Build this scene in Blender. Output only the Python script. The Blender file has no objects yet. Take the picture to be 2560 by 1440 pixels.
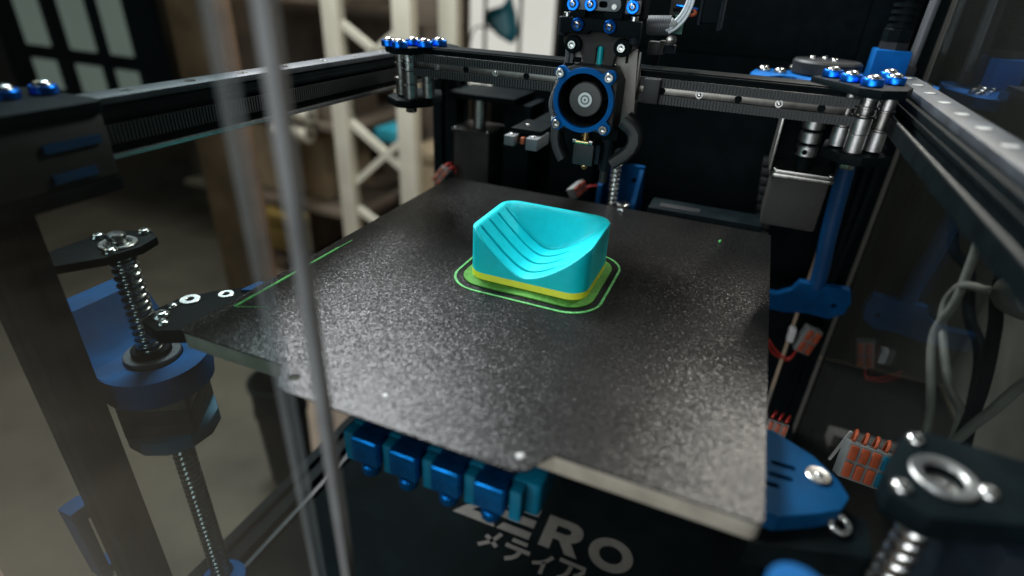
import bpy, bmesh, math, random
from mathutils import Vector, Matrix
random.seed(7)
S = bpy.context.scene
COL = S.collection
R = math.radians

# ------------------------------------------------------------------ camera
YAW, PITCH, ROLL = -0.369227, 0.499961, 0.0515539
F = Vector((math.sin(YAW)*math.cos(PITCH), math.cos(YAW)*math.cos(PITCH), -math.sin(PITCH)))
Rt = F.cross(Vector((0, 0, 1))).normalized()
Up = Rt.cross(F)
r2 = Rt*math.cos(ROLL) + Up*math.sin(ROLL)
u2 = -Rt*math.sin(ROLL) + Up*math.cos(ROLL)
cd = bpy.data.cameras.new('camera')
cam = bpy.data.objects.new('camera', cd)
COL.objects.link(cam)
M = Matrix((r2, u2, -F)).transposed().to_4x4()
M.translation = (0.109948, -0.329091, 0.176236)
cam.matrix_world = M
cd.sensor_width = 36.0
cd.lens = 1413.4/2560*36
cd.clip_start = 0.005
cd.clip_end = 60
cd.dof.use_dof = True
cd.dof.focus_distance = 0.385
cd.dof.aperture_fstop = 3.1
S.camera = cam

# ------------------------------------------------------------------ world, lamps, exposure
W = bpy.data.worlds.new('World')
S.world = W
W.use_nodes = True
bg = W.node_tree.nodes['Background']
bg.inputs[0].default_value = (0.55, 0.75, 0.85, 1)
bg.inputs[1].default_value = 0.035

def area(name, loc, target, sx, sy, power, col):
    l = bpy.data.lights.new(name, 'AREA')
    l.shape = 'RECTANGLE'
    l.size, l.size_y = sx, sy
    l.energy = power
    l.color = col
    o = bpy.data.objects.new(name, l)
    COL.objects.link(o)
    o.location = loc
    o.rotation_euler = (Vector(target)-Vector(loc)).to_track_quat('-Z', 'Y').to_euler()
    return o
area('ceiling_lamp', (-0.97, 0.86, 1.44), (0, -0.1, 0), 0.62, 0.46, 64, (0.96, 0.98, 1.0))
area('ceiling_lamp', (0.40, 1.05, 1.12), (0.14, -0.1, 0), 0.10, 0.70, 30, (1.0, 0.95, 0.86))
area('left_fill', (-0.85, 0.42, 1.55), (0, 0, 0.05), 0.5, 0.4, 22, (0.80, 0.95, 1.0))  # unseen fill light added on the left for the print and top faces
area('ceiling_lamp', (-0.66, -1.25, 1.12), (0, -0.1, 0), 0.35, 0.30, 9, (0.88, 0.96, 1.0))
area('front_fill', (-0.35, -1.9, 0.42), (0, 0, 0.05), 1.5, 0.9, 27, (0.93, 0.97, 1.0))  # unseen soft panel added behind the camera: front fill and metal reflections
area('rack_fill', (-2.3, 0.3, 1.9), (-1.2, 1.3, -0.5), 0.8, 0.8, 15, (1.0, 0.88, 0.70))  # unseen light added to brighten the rack and floor

S.view_settings.view_transform = 'Standard'
S.view_settings.look = 'None'
S.view_settings.exposure = -0.15
S.view_settings.gamma = 1.0
S.render.engine = 'CYCLES'
S.cycles.use_denoising = True
S.cycles.max_bounces = 8
S.cycles.transparent_max_bounces = 12
S.cycles.caustics_reflective = False
S.cycles.caustics_refractive = False
S.cycles.sample_clamp_indirect = 4.0

# ------------------------------------------------------------------ materials
def mat(name, col, rough=0.5, metal=0.0, var=0.15, vscale=60.0, bump=0.0, bscale=900.0, spec=0.5,
        rvar=0.1, layers=0.0, coat=0.0, sss=0.0, emit=None, estr=0.0):
    m = bpy.data.materials.new(name)
    m.use_nodes = True
    nt = m.node_tree
    b = nt.nodes['Principled BSDF']
    tc = nt.nodes.new('ShaderNodeTexCoord')
    nz = nt.nodes.new('ShaderNodeTexNoise')
    nz.inputs['Scale'].default_value = vscale
    nz.inputs['Detail'].default_value = 5
    nt.links.new(tc.outputs['Object'], nz.inputs['Vector'])
    rp = nt.nodes.new('ShaderNodeValToRGB')
    rp.color_ramp.elements[0].position = 0.3
    rp.color_ramp.elements[1].position = 0.7
    c0 = [max(0, c*(1-var)) for c in col]
    c1 = [min(1, c*(1+var)) for c in col]
    rp.color_ramp.elements[0].color = (*c0, 1)
    rp.color_ramp.elements[1].color = (*c1, 1)
    nt.links.new(nz.outputs['Fac'], rp.inputs['Fac'])
    nt.links.new(rp.outputs['Color'], b.inputs['Base Color'])
    mr = nt.nodes.new('ShaderNodeMapRange')
    mr.inputs['To Min'].default_value = max(0.03, rough-rvar)
    mr.inputs['To Max'].default_value = min(1, rough+rvar)
    nt.links.new(nz.outputs['Fac'], mr.inputs['Value'])
    nt.links.new(mr.outputs['Result'], b.inputs['Roughness'])
    b.inputs['Metallic'].default_value = metal
    b.inputs['Specular IOR Level'].default_value = spec
    b.inputs['Coat Weight'].default_value = coat
    if sss:
        b.inputs['Subsurface Weight'].default_value = sss
        b.inputs['Subsurface Radius'].default_value = (0.002, 0.004, 0.004)
        b.inputs['Subsurface Scale'].default_value = 1.0
    if emit:
        b.inputs['Emission Color'].default_value = (*emit, 1)
        b.inputs['Emission Strength'].default_value = estr
    last = None
    if bump:
        n2 = nt.nodes.new('ShaderNodeTexNoise')
        n2.inputs['Scale'].default_value = bscale
        n2.inputs['Detail'].default_value = 3
        nt.links.new(tc.outputs['Object'], n2.inputs['Vector'])
        bp = nt.nodes.new('ShaderNodeBump')
        bp.inputs['Strength'].default_value = bump
        bp.inputs['Distance'].default_value = 0.001
        nt.links.new(n2.outputs['Fac'], bp.inputs['Height'])
        last = bp
    if layers:
        wv = nt.nodes.new('ShaderNodeTexWave')
        wv.bands_direction = 'Z'
        wv.inputs['Scale'].default_value = 800.0
        wv.inputs['Distortion'].default_value = 0.6
        wv.inputs['Detail Scale'].default_value = 30
        nt.links.new(tc.outputs['Object'], wv.inputs['Vector'])
        bp = nt.nodes.new('ShaderNodeBump')
        bp.inputs['Strength'].default_value = layers
        bp.inputs['Distance'].default_value = 0.0003
        nt.links.new(wv.outputs['Fac'], bp.inputs['Height'])
        if last:
            nt.links.new(last.outputs['Normal'], bp.inputs['Normal'])
        last = bp
    if last:
        nt.links.new(last.outputs['Normal'], b.inputs['Normal'])
    return m

def glassy(name, tint, refl_rough=0.02, ior=1.5, dirt=0.03):
    """clear acrylic sheet: tinted see-through plus a Fresnel mirror and a little dust"""
    m = bpy.data.materials.new(name)
    m.use_nodes = True
    nt = m.node_tree
    nt.nodes.clear()
    out = nt.nodes.new('ShaderNodeOutputMaterial')
    tr = nt.nodes.new('ShaderNodeBsdfTransparent')
    tr.inputs[0].default_value = (*tint, 1)
    gl = nt.nodes.new('ShaderNodeBsdfGlossy')
    gl.inputs['Roughness'].default_value = refl_rough
    gl.inputs[0].default_value = (0.9, 0.95, 1, 1)
    df = nt.nodes.new('ShaderNodeBsdfDiffuse')
    df.inputs[0].default_value = (0.35, 0.38, 0.38, 1)
    tc = nt.nodes.new('ShaderNodeTexCoord')
    nz = nt.nodes.new('ShaderNodeTexNoise')
    nz.inputs['Scale'].default_value = 14
    nz.inputs['Detail'].default_value = 8
    nt.links.new(tc.outputs['Object'], nz.inputs['Vector'])
    mu = nt.nodes.new('ShaderNodeMath')
    mu.operation = 'MULTIPLY'
    mu.inputs[1].default_value = dirt*2
    nt.links.new(nz.outputs['Fac'], mu.inputs[0])
    m1 = nt.nodes.new('ShaderNodeMixShader')
    nt.links.new(mu.outputs[0], m1.inputs[0])
    nt.links.new(tr.outputs[0], m1.inputs[1])
    nt.links.new(df.outputs[0], m1.inputs[2])
    # Schlick reflectance, the same on both faces of the sheet
    ge = nt.nodes.new('ShaderNodeNewGeometry')
    vm = nt.nodes.new('ShaderNodeVectorMath')
    vm.operation = 'DOT_PRODUCT'
    nt.links.new(ge.outputs['Normal'], vm.inputs[0])
    nt.links.new(ge.outputs['Incoming'], vm.inputs[1])
    def mth(op, a, b=None):
        n = nt.nodes.new('ShaderNodeMath')
        n.operation = op
        for i, q in enumerate((a, b)):
            if q is None:
                continue
            if isinstance(q, (int, float)):
                n.inputs[i].default_value = q
            else:
                nt.links.new(q, n.inputs[i])
        return n.outputs[0]
    r0 = ((ior-1)/(ior+1))**2
    sch = mth('ADD', mth('MULTIPLY', mth('POWER', mth('SUBTRACT', 1.0, mth('ABSOLUTE', vm.outputs['Value'])), 5.0), 1-r0), r0)
    m2 = nt.nodes.new('ShaderNodeMixShader')
    nt.links.new(sch, m2.inputs[0])
    nt.links.new(m1.outputs[0], m2.inputs[1])
    nt.links.new(gl.outputs[0], m2.inputs[2])
    nt.links.new(m2.outputs[0], out.inputs[0])
    return m

BLACK = mat('black_anodised', (0.0036, 0.0060, 0.0068), 0.55, 0.0, 0.3, 90, spec=0.03)  # blacks tinted cyan: teal haze cast put into the base colour
DECKM = mat('matte_black_deck', (0.0025, 0.0042, 0.0046), 0.8, 0.0, 0.3, 30, spec=0.02)
BLACKP = mat('black_plastic', (0.003, 0.0062, 0.0075), 0.6, 0.0, 0.3, 80, layers=0.25, spec=0.05)
CHAR = mat('charcoal_plastic', (0.017, 0.018, 0.019), 0.5, 0.0, 0.25, 120, bump=0.12, bscale=2500, spec=0.3)
CARBON = mat('brown_black_plate', (0.021, 0.0195, 0.018), 0.5, 0.0, 0.25, 150, layers=0.3, spec=0.3)
SLATE = mat('slate_printed_plastic', (0.006, 0.011, 0.016), 0.5, 0.0, 0.2, 90, layers=0.4, spec=0.15)
BLUE = mat('blue_printed_plastic', (0.0, 0.060, 0.185), 0.6, 0.0, 0.2, 70, bump=0.12, bscale=1200, layers=0.6, spec=0.12)
BLUEF = mat('bright_blue_printed_plastic', (0.0, 0.105, 0.36), 0.55, 0.0, 0.15, 90, bump=0.12, bscale=1500, layers=0.5, spec=0.15)
CYAN = mat('teal_blue_plastic', (0.0, 0.10, 0.17), 0.5, 0.0, 0.15, 80, layers=0.3, spec=0.2)
BLUEA = mat('blue_anodised_metal', (0.01, 0.19, 0.85), 0.33, 1.0, 0.1, 200)
BLUEC = mat('blue_anodised_clamp', (0.003, 0.16, 0.50), 0.30, 0.92, 0.15, 200)
STEEL = mat('bright_steel', (0.55, 0.55, 0.53), 0.24, 1.0, 0.3, 140, rvar=0.14)
DSTEEL = mat('ground_steel', (0.36, 0.35, 0.33), 0.32, 1.0, 0.2, 300)
ALU = mat('machined_aluminium', (0.55, 0.55, 0.54), 0.38, 1.0, 0.12, 200, bump=0.05, bscale=3000)
BEDALU = mat('bed_edge_aluminium', (0.40, 0.37, 0.30), 0.5, 0.35, 0.2, 60, bump=0.1, bscale=700)
GREYRAIL = mat('grey_rail_steel', (0.045, 0.052, 0.060), 0.5, 0.2, 0.3, 60, spec=0.3)
RAILM = mat('linear_rail_steel', (0.19, 0.183, 0.165), 0.36, 1.0, 0.25, 120)
BRASS = mat('brass', (0.75, 0.55, 0.25), 0.28, 1.0, 0.1, 200)
BELT = mat('black_belt_rubber', (0.022, 0.026, 0.027), 0.45, 0.0, 0.35, 700, bump=0.25, bscale=4000)
TURQ = mat('turquoise_print', (0.0, 0.66, 0.73), 0.48, 0.0, 0.05, 200, bump=0.08, bscale=500, layers=0.45, sss=0.05, spec=0.3)
YEL = mat('yellow_green_print', (0.92, 0.90, 0.05), 0.45, 0.0, 0.05, 300, layers=0.3)
BRIM = mat('green_brim', (0.075, 0.24, 0.04), 0.65, 0.0, 0.25, 300, bump=0.4, bscale=1400, spec=0.15)
MINT = mat('mint_skirt', (0.085, 0.36, 0.10), 0.45, 0.0, 0.35, 260, bump=0.5, bscale=700, spec=0.3)
ORANGE = mat('orange_lever_plastic', (0.34, 0.065, 0.022), 0.42, 0.0, 0.2, 200)
RED = mat('red_wire', (0.45, 0.03, 0.02), 0.45)
LGREY = mat('pale_grey_plastic', (0.30, 0.31, 0.30), 0.45)
MGREY = mat('mid_grey_plastic', (0.10, 0.115, 0.125), 0.5)
WHITE = mat('white_plastic', (0.70, 0.70, 0.68), 0.45)
WWIRE = mat('white_wire', (0.70, 0.76, 0.80), 0.4)
GREYW = mat('grey_cable', (0.42, 0.43, 0.41), 0.5)
TEALT = mat('teal_tube', (0.0, 0.38, 0.42), 0.30, 0.0, 0.1, 100, coat=0.3)
PCB = mat('green_circuit_board', (0.03, 0.16, 0.12), 0.45)
LOGO = mat('grey_lettering', (0.068, 0.064, 0.057), 0.6, 0.0, 0.2, 60, spec=0.2)
FROST = mat('frosted_acrylic_edge', (0.13, 0.135, 0.135), 0.5, 0.0, 0.25, 30)
RACK = mat('cream_rack_paint', (0.52, 0.49, 0.39), 0.5, 0.0, 0.1, 8)
CARD = mat('cardboard', (0.26, 0.20, 0.12), 0.8, 0.0, 0.2, 12)
CARDD = mat('dark_cardboard', (0.11, 0.085, 0.06), 0.8, 0.0, 0.25, 10)
WOOD = mat('brown_wood', (0.13, 0.075, 0.038), 0.6, 0.0, 0.35, 9)
DARKWALL = mat('dark_wall_paint', (0.055, 0.05, 0.045), 0.8, 0.0, 0.3, 3)
FLOORM = mat('concrete_floor', (0.115, 0.088, 0.062), 0.7, 0.0, 0.3, 5, bump=0.1, bscale=80)
BENCHM = mat('dark_bench', (0.05, 0.045, 0.04), 0.6)
YELLOWB = mat('yellow_bin_plastic', (0.17, 0.12, 0.03), 0.5)
TEALB = mat('teal_bin_plastic', (0.02, 0.25, 0.32), 0.5)
NET = mat('teal_plastic_ornament', (0.005, 0.10, 0.13), 0.5)
NETL = mat('pale_teal_centre', (0.12, 0.26, 0.30), 0.5)
GREYWALL = mat('grey_cabinet_paint', (0.13, 0.125, 0.11), 0.7, 0.0, 0.3, 12)
def sleeve_mat(name, c0, c1, sc):
    m = mat(name, c0, 0.45, 0.0, 0.1, 200)
    nt = m.node_tree
    b = nt.nodes['Principled BSDF']
    tc = nt.nodes.new('ShaderNodeTexCoord')
    ck = nt.nodes.new('ShaderNodeTexChecker')
    ck.inputs['Scale'].default_value = sc
    ck.inputs['Color1'].default_value = (*c0, 1)
    ck.inputs['Color2'].default_value = (*c1, 1)
    nt.links.new(tc.outputs['Object'], ck.inputs['Vector'])
    nt.links.new(ck.outputs['Color'], b.inputs['Base Color'])
    return m
SLEEVE = sleeve_mat('grey_braided_sleeve', (0.028, 0.03, 0.032), (0.16, 0.17, 0.18), 1150)
BSLEEVE = sleeve_mat('blue_braided_sleeve', (0.0, 0.022, 0.075), (0.0, 0.065, 0.20), 900)

# textured spring steel sheet of the bed
def pei():
    m = bpy.data.materials.new('textured_black_sheet')
    m.use_nodes = True
    nt = m.node_tree
    b = nt.nodes['Principled BSDF']
    tc = nt.nodes.new('ShaderNodeTexCoord')
    v = nt.nodes.new('ShaderNodeTexNoise')
    v.inputs['Scale'].default_value = 560
    v.inputs['Detail'].default_value = 4.0
    v.inputs['Roughness'].default_value = 0.75
    nt.links.new(tc.outputs['Object'], v.inputs['Vector'])
    v2 = nt.nodes.new('ShaderNodeTexNoise')
    v2.inputs['Scale'].default_value = 26
    v2.inputs['Detail'].default_value = 6
    nt.links.new(tc.outputs['Object'], v2.inputs['Vector'])
    rp = nt.nodes.new('ShaderNodeValToRGB')
    rp.color_ramp.elements[0].position = 0.35
    rp.color_ramp.elements[0].color = (0.0015, 0.0016, 0.0016, 1)
    rp.color_ramp.elements[1].position = 0.75
    rp.color_ramp.elements[1].color = (0.017, 0.0165, 0.0155, 1)
    nt.links.new(v.outputs['Fac'], rp.inputs['Fac'])
    nt.links.new(rp.outputs['Color'], b.inputs['Base Color'])
    mr = nt.nodes.new('ShaderNodeMapRange')
    mr.inputs['To Min'].default_value = 0.23
    mr.inputs['To Max'].default_value = 0.37
    nt.links.new(v2.outputs['Fac'], mr.inputs['Value'])
    nt.links.new(mr.outputs['Result'], b.inputs['Roughness'])
    b.inputs['Specular IOR Level'].default_value = 0.16
    # the powder coat is a field of tiny tilted facets
    ge = nt.nodes.new('ShaderNodeNewGeometry')
    last = ge.outputs['Normal']
    for sc, amp in ((1900, 0.21), (900, 0.11)):
        vo = nt.nodes.new('ShaderNodeTexVoronoi')
        vo.inputs['Scale'].default_value = sc
        nt.links.new(tc.outputs['Object'], vo.inputs['Vector'])
        sb = nt.nodes.new('ShaderNodeVectorMath')
        sb.operation = 'SUBTRACT'
        sb.inputs[1].default_value = (0.5, 0.5, 0.5)
        nt.links.new(vo.outputs['Color'], sb.inputs[0])
        ml = nt.nodes.new('ShaderNodeVectorMath')
        ml.operation = 'MULTIPLY'
        ml.inputs[1].default_value = (amp, amp, 0)
        nt.links.new(sb.outputs[0], ml.inputs[0])
        ad = nt.nodes.new('ShaderNodeVectorMath')
        ad.operation = 'ADD'
        nt.links.new(last, ad.inputs[0])
        nt.links.new(ml.outputs[0], ad.inputs[1])
        last = ad.outputs[0]
    nm = nt.nodes.new('ShaderNodeVectorMath')
    nm.operation = 'NORMALIZE'
    nt.links.new(last, nm.inputs[0])
    nt.links.new(nm.outputs[0], b.inputs['Normal'])
    return m
PEI = pei()
PLATEM = mat('brushed_plate', (0.17, 0.16, 0.145), 0.5, 0.6, 0.15, 150)
BLUESHADE = mat('shaded_blue_printed_plastic', (0.0, 0.042, 0.115), 0.6, 0.0, 0.2, 70, bump=0.12, bscale=1200, layers=0.6, spec=0.1)  # BLUE again, darkened: the right arm's shade is put into the colour
CONN = mat('connector_grey', (0.15, 0.16, 0.155), 0.5)
HUBM = mat('fan_hub_plastic', (0.050, 0.047, 0.044), 0.4)
TINT = glassy('smoky_acrylic', (0.64, 0.70, 0.70), 0.03, 1.27, 0.001)
SIDE = glassy('glossy_side_acrylic', (0.62, 0.64, 0.62), 0.02, 1.55, 0.006)
STRIP = glassy('frosted_clear_edge', (0.84, 0.86, 0.88), 0.25, 1.3, 0.16)

def lit(name, col, strength):
    m = bpy.data.materials.new(name)
    m.use_nodes = True
    nt = m.node_tree
    nt.nodes.clear()
    out = nt.nodes.new('ShaderNodeOutputMaterial')
    e = nt.nodes.new('ShaderNodeEmission')
    tc = nt.nodes.new('ShaderNodeTexCoord')
    nz = nt.nodes.new('ShaderNodeTexNoise')
    nz.inputs['Scale'].default_value = 4
    rp = nt.nodes.new('ShaderNodeValToRGB')
    rp.color_ramp.elements[0].color = (*[c*0.85 for c in col], 1)
    rp.color_ramp.elements[1].color = (*col, 1)
    nt.links.new(tc.outputs['Object'], nz.inputs['Vector'])
    nt.links.new(nz.outputs['Fac'], rp.inputs['Fac'])
    nt.links.new(rp.outputs['Color'], e.inputs[0])
    e.inputs[1].default_value = strength
    nt.links.new(e.outputs[0], out.inputs[0])
    return m
DAYWALL = lit('glowing_daylit_white', (0.78, 0.77, 0.70), 1.0)  # glow stands for daylight on a white wall
REFLPANE = lit('dim_reflection_pane', (0.26, 0.28, 0.24), 1.0)  # glow stands for a window reflected in the door

# ------------------------------------------------------------------ mesh helpers
class MB:
    def __init__(self):
        self.bm = bmesh.new()
    def face(self, pts):
        vs = [self.bm.verts.new(p) for p in pts]
        return self.bm.faces.new(vs)
    def box(self, lo, hi, rz=0.0, piv=None, M4=None):
        lo, hi = Vector(lo), Vector(hi)
        c = [Vector((x, y, z)) for x in (lo.x, hi.x) for y in (lo.y, hi.y) for z in (lo.z, hi.z)]
        if rz:
            p = Vector(piv) if piv else (lo+hi)/2
            Q = Matrix.Rotation(rz, 3, 'Z')
            c = [Q @ (v-p)+p for v in c]
        if M4:
            c = [M4 @ v for v in c]
        v = [self.bm.verts.new(p) for p in c]
        for f in ((0, 1, 3, 2), (4, 6, 7, 5), (0, 4, 5, 1), (2, 3, 7, 6), (0, 2, 6, 4), (1, 5, 7, 3)):
            self.bm.faces.new([v[i] for i in f])
        return self
    def bar(self, a, b, w, t):
        """a rectangular bar from a to b: w across, t thick"""
        a, b = Vector(a), Vector(b)
        d = (b-a).normalized()
        up = Vector((0, 0, 1)) if abs(d.z) < 0.95 else Vector((0, 1, 0))
        s = d.cross(up).normalized()
        u = s.cross(d)
        v = []
        for p in (a, b):
            for i, j in ((-1, -1), (1, -1), (1, 1), (-1, 1)):
                v.append(self.bm.verts.new(p+s*(i*w/2)+u*(j*t/2)))
        for f in ((3, 2, 1, 0), (4, 5, 6, 7), (0, 1, 5, 4), (1, 2, 6, 5), (2, 3, 7, 6), (3, 0, 4, 7)):
            self.bm.faces.new([v[i] for i in f])
        return self
    def rings(self, rings, cap=True, close=True):
        prev = None
        first = None
        for ring in rings:
            cur = [self.bm.verts.new(p) for p in ring]
            n = len(cur)
            if prev:
                for i in range(n if close else n-1):
                    self.bm.faces.new((prev[i], prev[(i+1) % n], cur[(i+1) % n], cur[i]))
            else:
                first = cur
            prev = cur
        if cap:
            self.bm.faces.new(list(reversed(first)))
            self.bm.faces.new(prev)
        return self
    def lathe(self, prof, org, axis=(0, 0, 1), seg=24, cap=True, mod=None):
        """prof: (radius, height) pairs along the axis"""
        org = Vector(org)
        d = Vector(axis).normalized()
        a = Vector((1, 0, 0)) if abs(d.x) < 0.9 else Vector((0, 1, 0))
        s = d.cross(a).normalized()
        u = d.cross(s)
        rr = []
        for k, (r, h) in enumerate(prof):
            ring = []
            for i in range(seg):
                t = 2*math.pi*i/seg
                q = r*(mod(k, t) if mod else 1)
                ring.append(org+d*h+s*(q*math.cos(t))+u*(q*math.sin(t)))
            rr.append(ring)
        return self.rings(rr, cap)
    def cyl(self, a, b, r, seg=20, rb=None, ch=0.0):
        a, b = Vector(a), Vector(b)
        L = (b-a).length
        rb = r if rb is None else rb
        if ch:
            return self.lathe([(r-ch, 0), (r, ch), (rb, L-ch), (rb-ch, L)], a, b-a, seg)
        return self.lathe([(r, 0), (rb, L)], a, b-a, seg)
    def ring(self, org, axis, ro, ri, h, seg=32):
        org = Vector(org)
        d = Vector(axis).normalized()
        a = Vector((1, 0, 0)) if abs(d.x) < 0.9 else Vector((0, 1, 0))
        s = d.cross(a).normalized()
        u = d.cross(s)
        e = min(0.12*(ro-ri), 0.0005)
        prof = [(ri, 0), (ro-e, 0), (ro, e), (ro, h-e), (ro-e, h), (ri+e, h), (ri, h-e)]
        P = [[self.bm.verts.new(org+d*hh+s*(r*math.cos(2*math.pi*i/seg))+u*(r*math.sin(2*math.pi*i/seg))) for i in range(seg)] for r, hh in prof]
        for k in range(len(P)):
            A, B = P[k], P[(k+1) % len(P)]
            for i in range(seg):
                self.bm.faces.new((A[i], A[(i+1) % seg], B[(i+1) % seg], B[i]))
        return self
    def tube(self, pts, r, seg=10, sub=6, taper=None):
        P = [Vector(p) for p in pts]
        q = []
        n = len(P)
        for i in range(n-1):
            p0 = P[max(i-1, 0)]; p1 = P[i]; p2 = P[i+1]; p3 = P[min(i+2, n-1)]
            for k in range(sub):
                t = k/sub
                q.append(0.5*((2*p1)+(p2-p0)*t+(2*p0-5*p1+4*p2-p3)*t*t+(3*p1-p0-3*p2+p3)*t**3))
        q.append(P[-1])
        rr = []
        s = None
        for i, p in enumerate(q):
            d = (q[min(i+1, len(q)-1)]-q[max(i-1, 0)]).normalized()
            if s is None:
                a = Vector((0, 0, 1)) if abs(d.z) < 0.9 else Vector((1, 0, 0))
                s = d.cross(a).normalized()
            else:
                s = (s-d*s.dot(d)).normalized()
            u = d.cross(s)
            rad = r if taper is None else r*(1+(taper-1)*i/(len(q)-1))
            rr.append([p+s*(rad*math.cos(2*math.pi*j/seg))+u*(rad*math.sin(2*math.pi*j/seg)) for j in range(seg)])
        return self.rings(rr)
    def prism(self, poly, z0, z1, holes=(), fr=None):
        """extruded 2-D outline with holes; fr maps (u, v, w) to a point"""
        fr = fr or (lambda u, v, w: Vector((u, v, w)))
        b2 = bmesh.new()
        es = []
        for lp in [poly, *holes]:
            vs = [b2.verts.new((p[0], p[1], 0)) for p in lp]
            for i in range(len(vs)):
                es.append(b2.edges.new((vs[i], vs[(i+1) % len(vs)])))
        bmesh.ops.triangle_fill(b2, edges=es, use_beauty=True, use_dissolve=False)
        b2.verts.index_update()
        vv = [v.co.copy() for v in b2.verts]
        ff = []
        for f in b2.faces:
            f.normal_update()
            ids = [v.index for v in f.verts]
            ff.append(ids if f.normal.z > 0 else ids[::-1])
        b2.free()
        T = [self.bm.verts.new(fr(v.x, v.y, z1)) for v in vv]
        B = [self.bm.verts.new(fr(v.x, v.y, z0)) for v in vv]
        for ids in ff:
            self.bm.faces.new([T[i] for i in ids])
            self.bm.faces.new([B[i] for i in reversed(ids)])
        k = 0
        for lp in [poly, *holes]:
            n = len(lp)
            for i in range(n):
                a, c = k+i, k+(i+1) % n
                self.bm.faces.new((T[a], B[a], B[c], T[c]))
            k += n
        return self
    def build(self, name, m, parent=None, bev=0.0, seg=2, ang=35):
        bm = self.bm
        bmesh.ops.recalc_face_normals(bm, faces=bm.faces)
        if bev:
            ed = [e for e in bm.edges if len(e.link_faces) == 2 and e.calc_face_angle(0) > R(30)]
            bmesh.ops.bevel(bm, geom=ed, offset=bev, segments=seg, profile=0.6, affect='EDGES', clamp_overlap=True)
        me = bpy.data.meshes.new(name)
        bm.to_mesh(me)
        bm.free()
        for p in me.polygons:
            p.use_smooth = True
        me.set_sharp_from_angle(angle=R(ang))
        me.materials.append(m)
        o = bpy.data.objects.new(name, me)
        COL.objects.link(o)
        if parent:
            adopt(o, parent)
        return o

def wm(o):
    m = o.matrix_basis.copy()
    while o.parent:
        m = o.parent.matrix_basis @ o.matrix_parent_inverse @ m
        o = o.parent
    return m
def adopt(o, parent):
    o.parent = parent
    o.matrix_parent_inverse = wm(parent).inverted()
def thing(name, label, cat, loc=(0, 0, 0), group=None):
    o = bpy.data.objects.new(name, None)
    o.empty_display_size = 0.01
    COL.objects.link(o)
    o.location = loc
    o['label'] = label
    o['category'] = cat
    if group:
        o['group'] = group
    return o
def tag(o, label, cat, group=None):
    o['label'] = label
    o['category'] = cat
    if group:
        o['group'] = group
    return o
def struct(o):
    o['kind'] = 'structure'
    return o
def rrect(x0, x1, y0, y1, r, n=6):
    P = []
    for cx, cy, a in ((x1-r, y1-r, 0), (x0+r, y1-r, 90), (x0+r, y0+r, 180), (x1-r, y0+r, 270)):
        for i in range(n+1):
            t = R(a+90*i/n)
            P.append((cx+r*math.cos(t), cy+r*math.sin(t)))
    return P
def circ(x, y, r, n=20):
    return [(x+r*math.cos(2*math.pi*i/n), y+r*math.sin(2*math.pi*i/n)) for i in range(n)]
XZ = lambda u, v, w: Vector((u, w, v))       # outline drawn in x-z, thickness along y
YZ = lambda u, v, w: Vector((w, u, v))

# screws share their mesh data
_cache = {}
def screw_mesh(kind, r):
    key = (kind, round(r, 5))
    if key in _cache:
        return _cache[key]
    mb = MB()
    hx = lambda k, t: 1.0
    if kind == 'socket':
        h = r*1.05
        prof = [(r, 0), (r, h*0.88), (r*0.9, h), (r*0.55, h), (r*0.52, h*0.95), (r*0.50, h*0.45), (r*0.02, h*0.40)]
    else:
        h = r*0.62
        prof = [(r, 0), (r*0.99, h*0.25), (r*0.88, h*0.62), (r*0.68, h*0.88), (r*0.52, h), (r*0.42, h), (r*0.40, h*0.9), (r*0.38, h*0.25), (r*0.02, h*0.2)]
    nin = len(prof)-3
    def md(k, t):
        if k >= nin:
            a = (t % (math.pi/3))-math.pi/6
            return math.cos(math.pi/6)/math.cos(a)*1.08
        return 1.0
    mb.lathe(prof, (0, 0, 0), (0, 0, 1), 24, True, md)
    o = mb.build('screw', STEEL)
    me = o.data
    bpy.data.objects.remove(o)
    _cache[key] = me
    return me
def screw(parent, pos, axis=(0, 0, 1), r=0.00275, kind='socket', m=None):
    me = screw_mesh(kind, r)
    o = bpy.data.objects.new('screw', me)
    COL.objects.link(o)
    q = Vector(axis).to_track_quat('Z', 'Y')
    o.matrix_basis = Matrix.Translation(pos) @ q.to_matrix().to_4x4()
    if parent:
        adopt(o, parent)
    return o
def washer_screw(parent, pos, axis=(0, 0, 1), rw=0.006, h=0.0042, m=None, kind='button', k=0.74):
    d = Vector(axis).normalized()
    w = MB().lathe([(rw*0.93, 0), (rw, h*0.12), (rw, h*0.8), (rw*0.9, h), (rw*0.35, h*0.96)], pos, d, 28).build('washer', m or BLUEA, parent)
    screw(parent, Vector(pos)+d*h*0.8, d, rw*k, kind)
    return w

# ================================================================== the room
fl = struct(MB().box((-6, -4, -0.95), (6, 6, -0.90)).build('floor', FLOORM))
wl = MB().box((-6, 3.2, -0.899), (6, 3.3, 2.6)).build('back_wall', DARKWALL)
struct(wl)
wl2 = MB().box((-4.2, -4, -0.899), (-4.1, 3.198, 2.6)).build('side_wall', DARKWALL)
struct(wl2)

struct(MB().box((-6, -3.1, -0.899), (6, -3.0, 2.6)).build('front_wall', DARKWALL))

# daylit white wall behind the printer, its light put in as glow
t = thing('glowing_wall', 'overexposed glowing white wall panel with thin dark bars behind the rack', 'wall', (-1.1, 2.3, -0.3))
MB().box((-1.42, 2.30, -0.31), (-0.775, 2.31, 0.42)).build('pane', DAYWALL, t)  # glowing panel standing in for the daylit white wall
for x in (-1.235, -1.105, -0.93):
    MB().box((x-0.006, 2.285, -0.31), (x+0.006, 2.298, 0.42)).build('dark_bar', GREYWALL, t)
MB().box((-1.42, 2.28, -0.34), (-0.775, 2.31, -0.312)).build('lower_strip', RACK, t)
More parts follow.
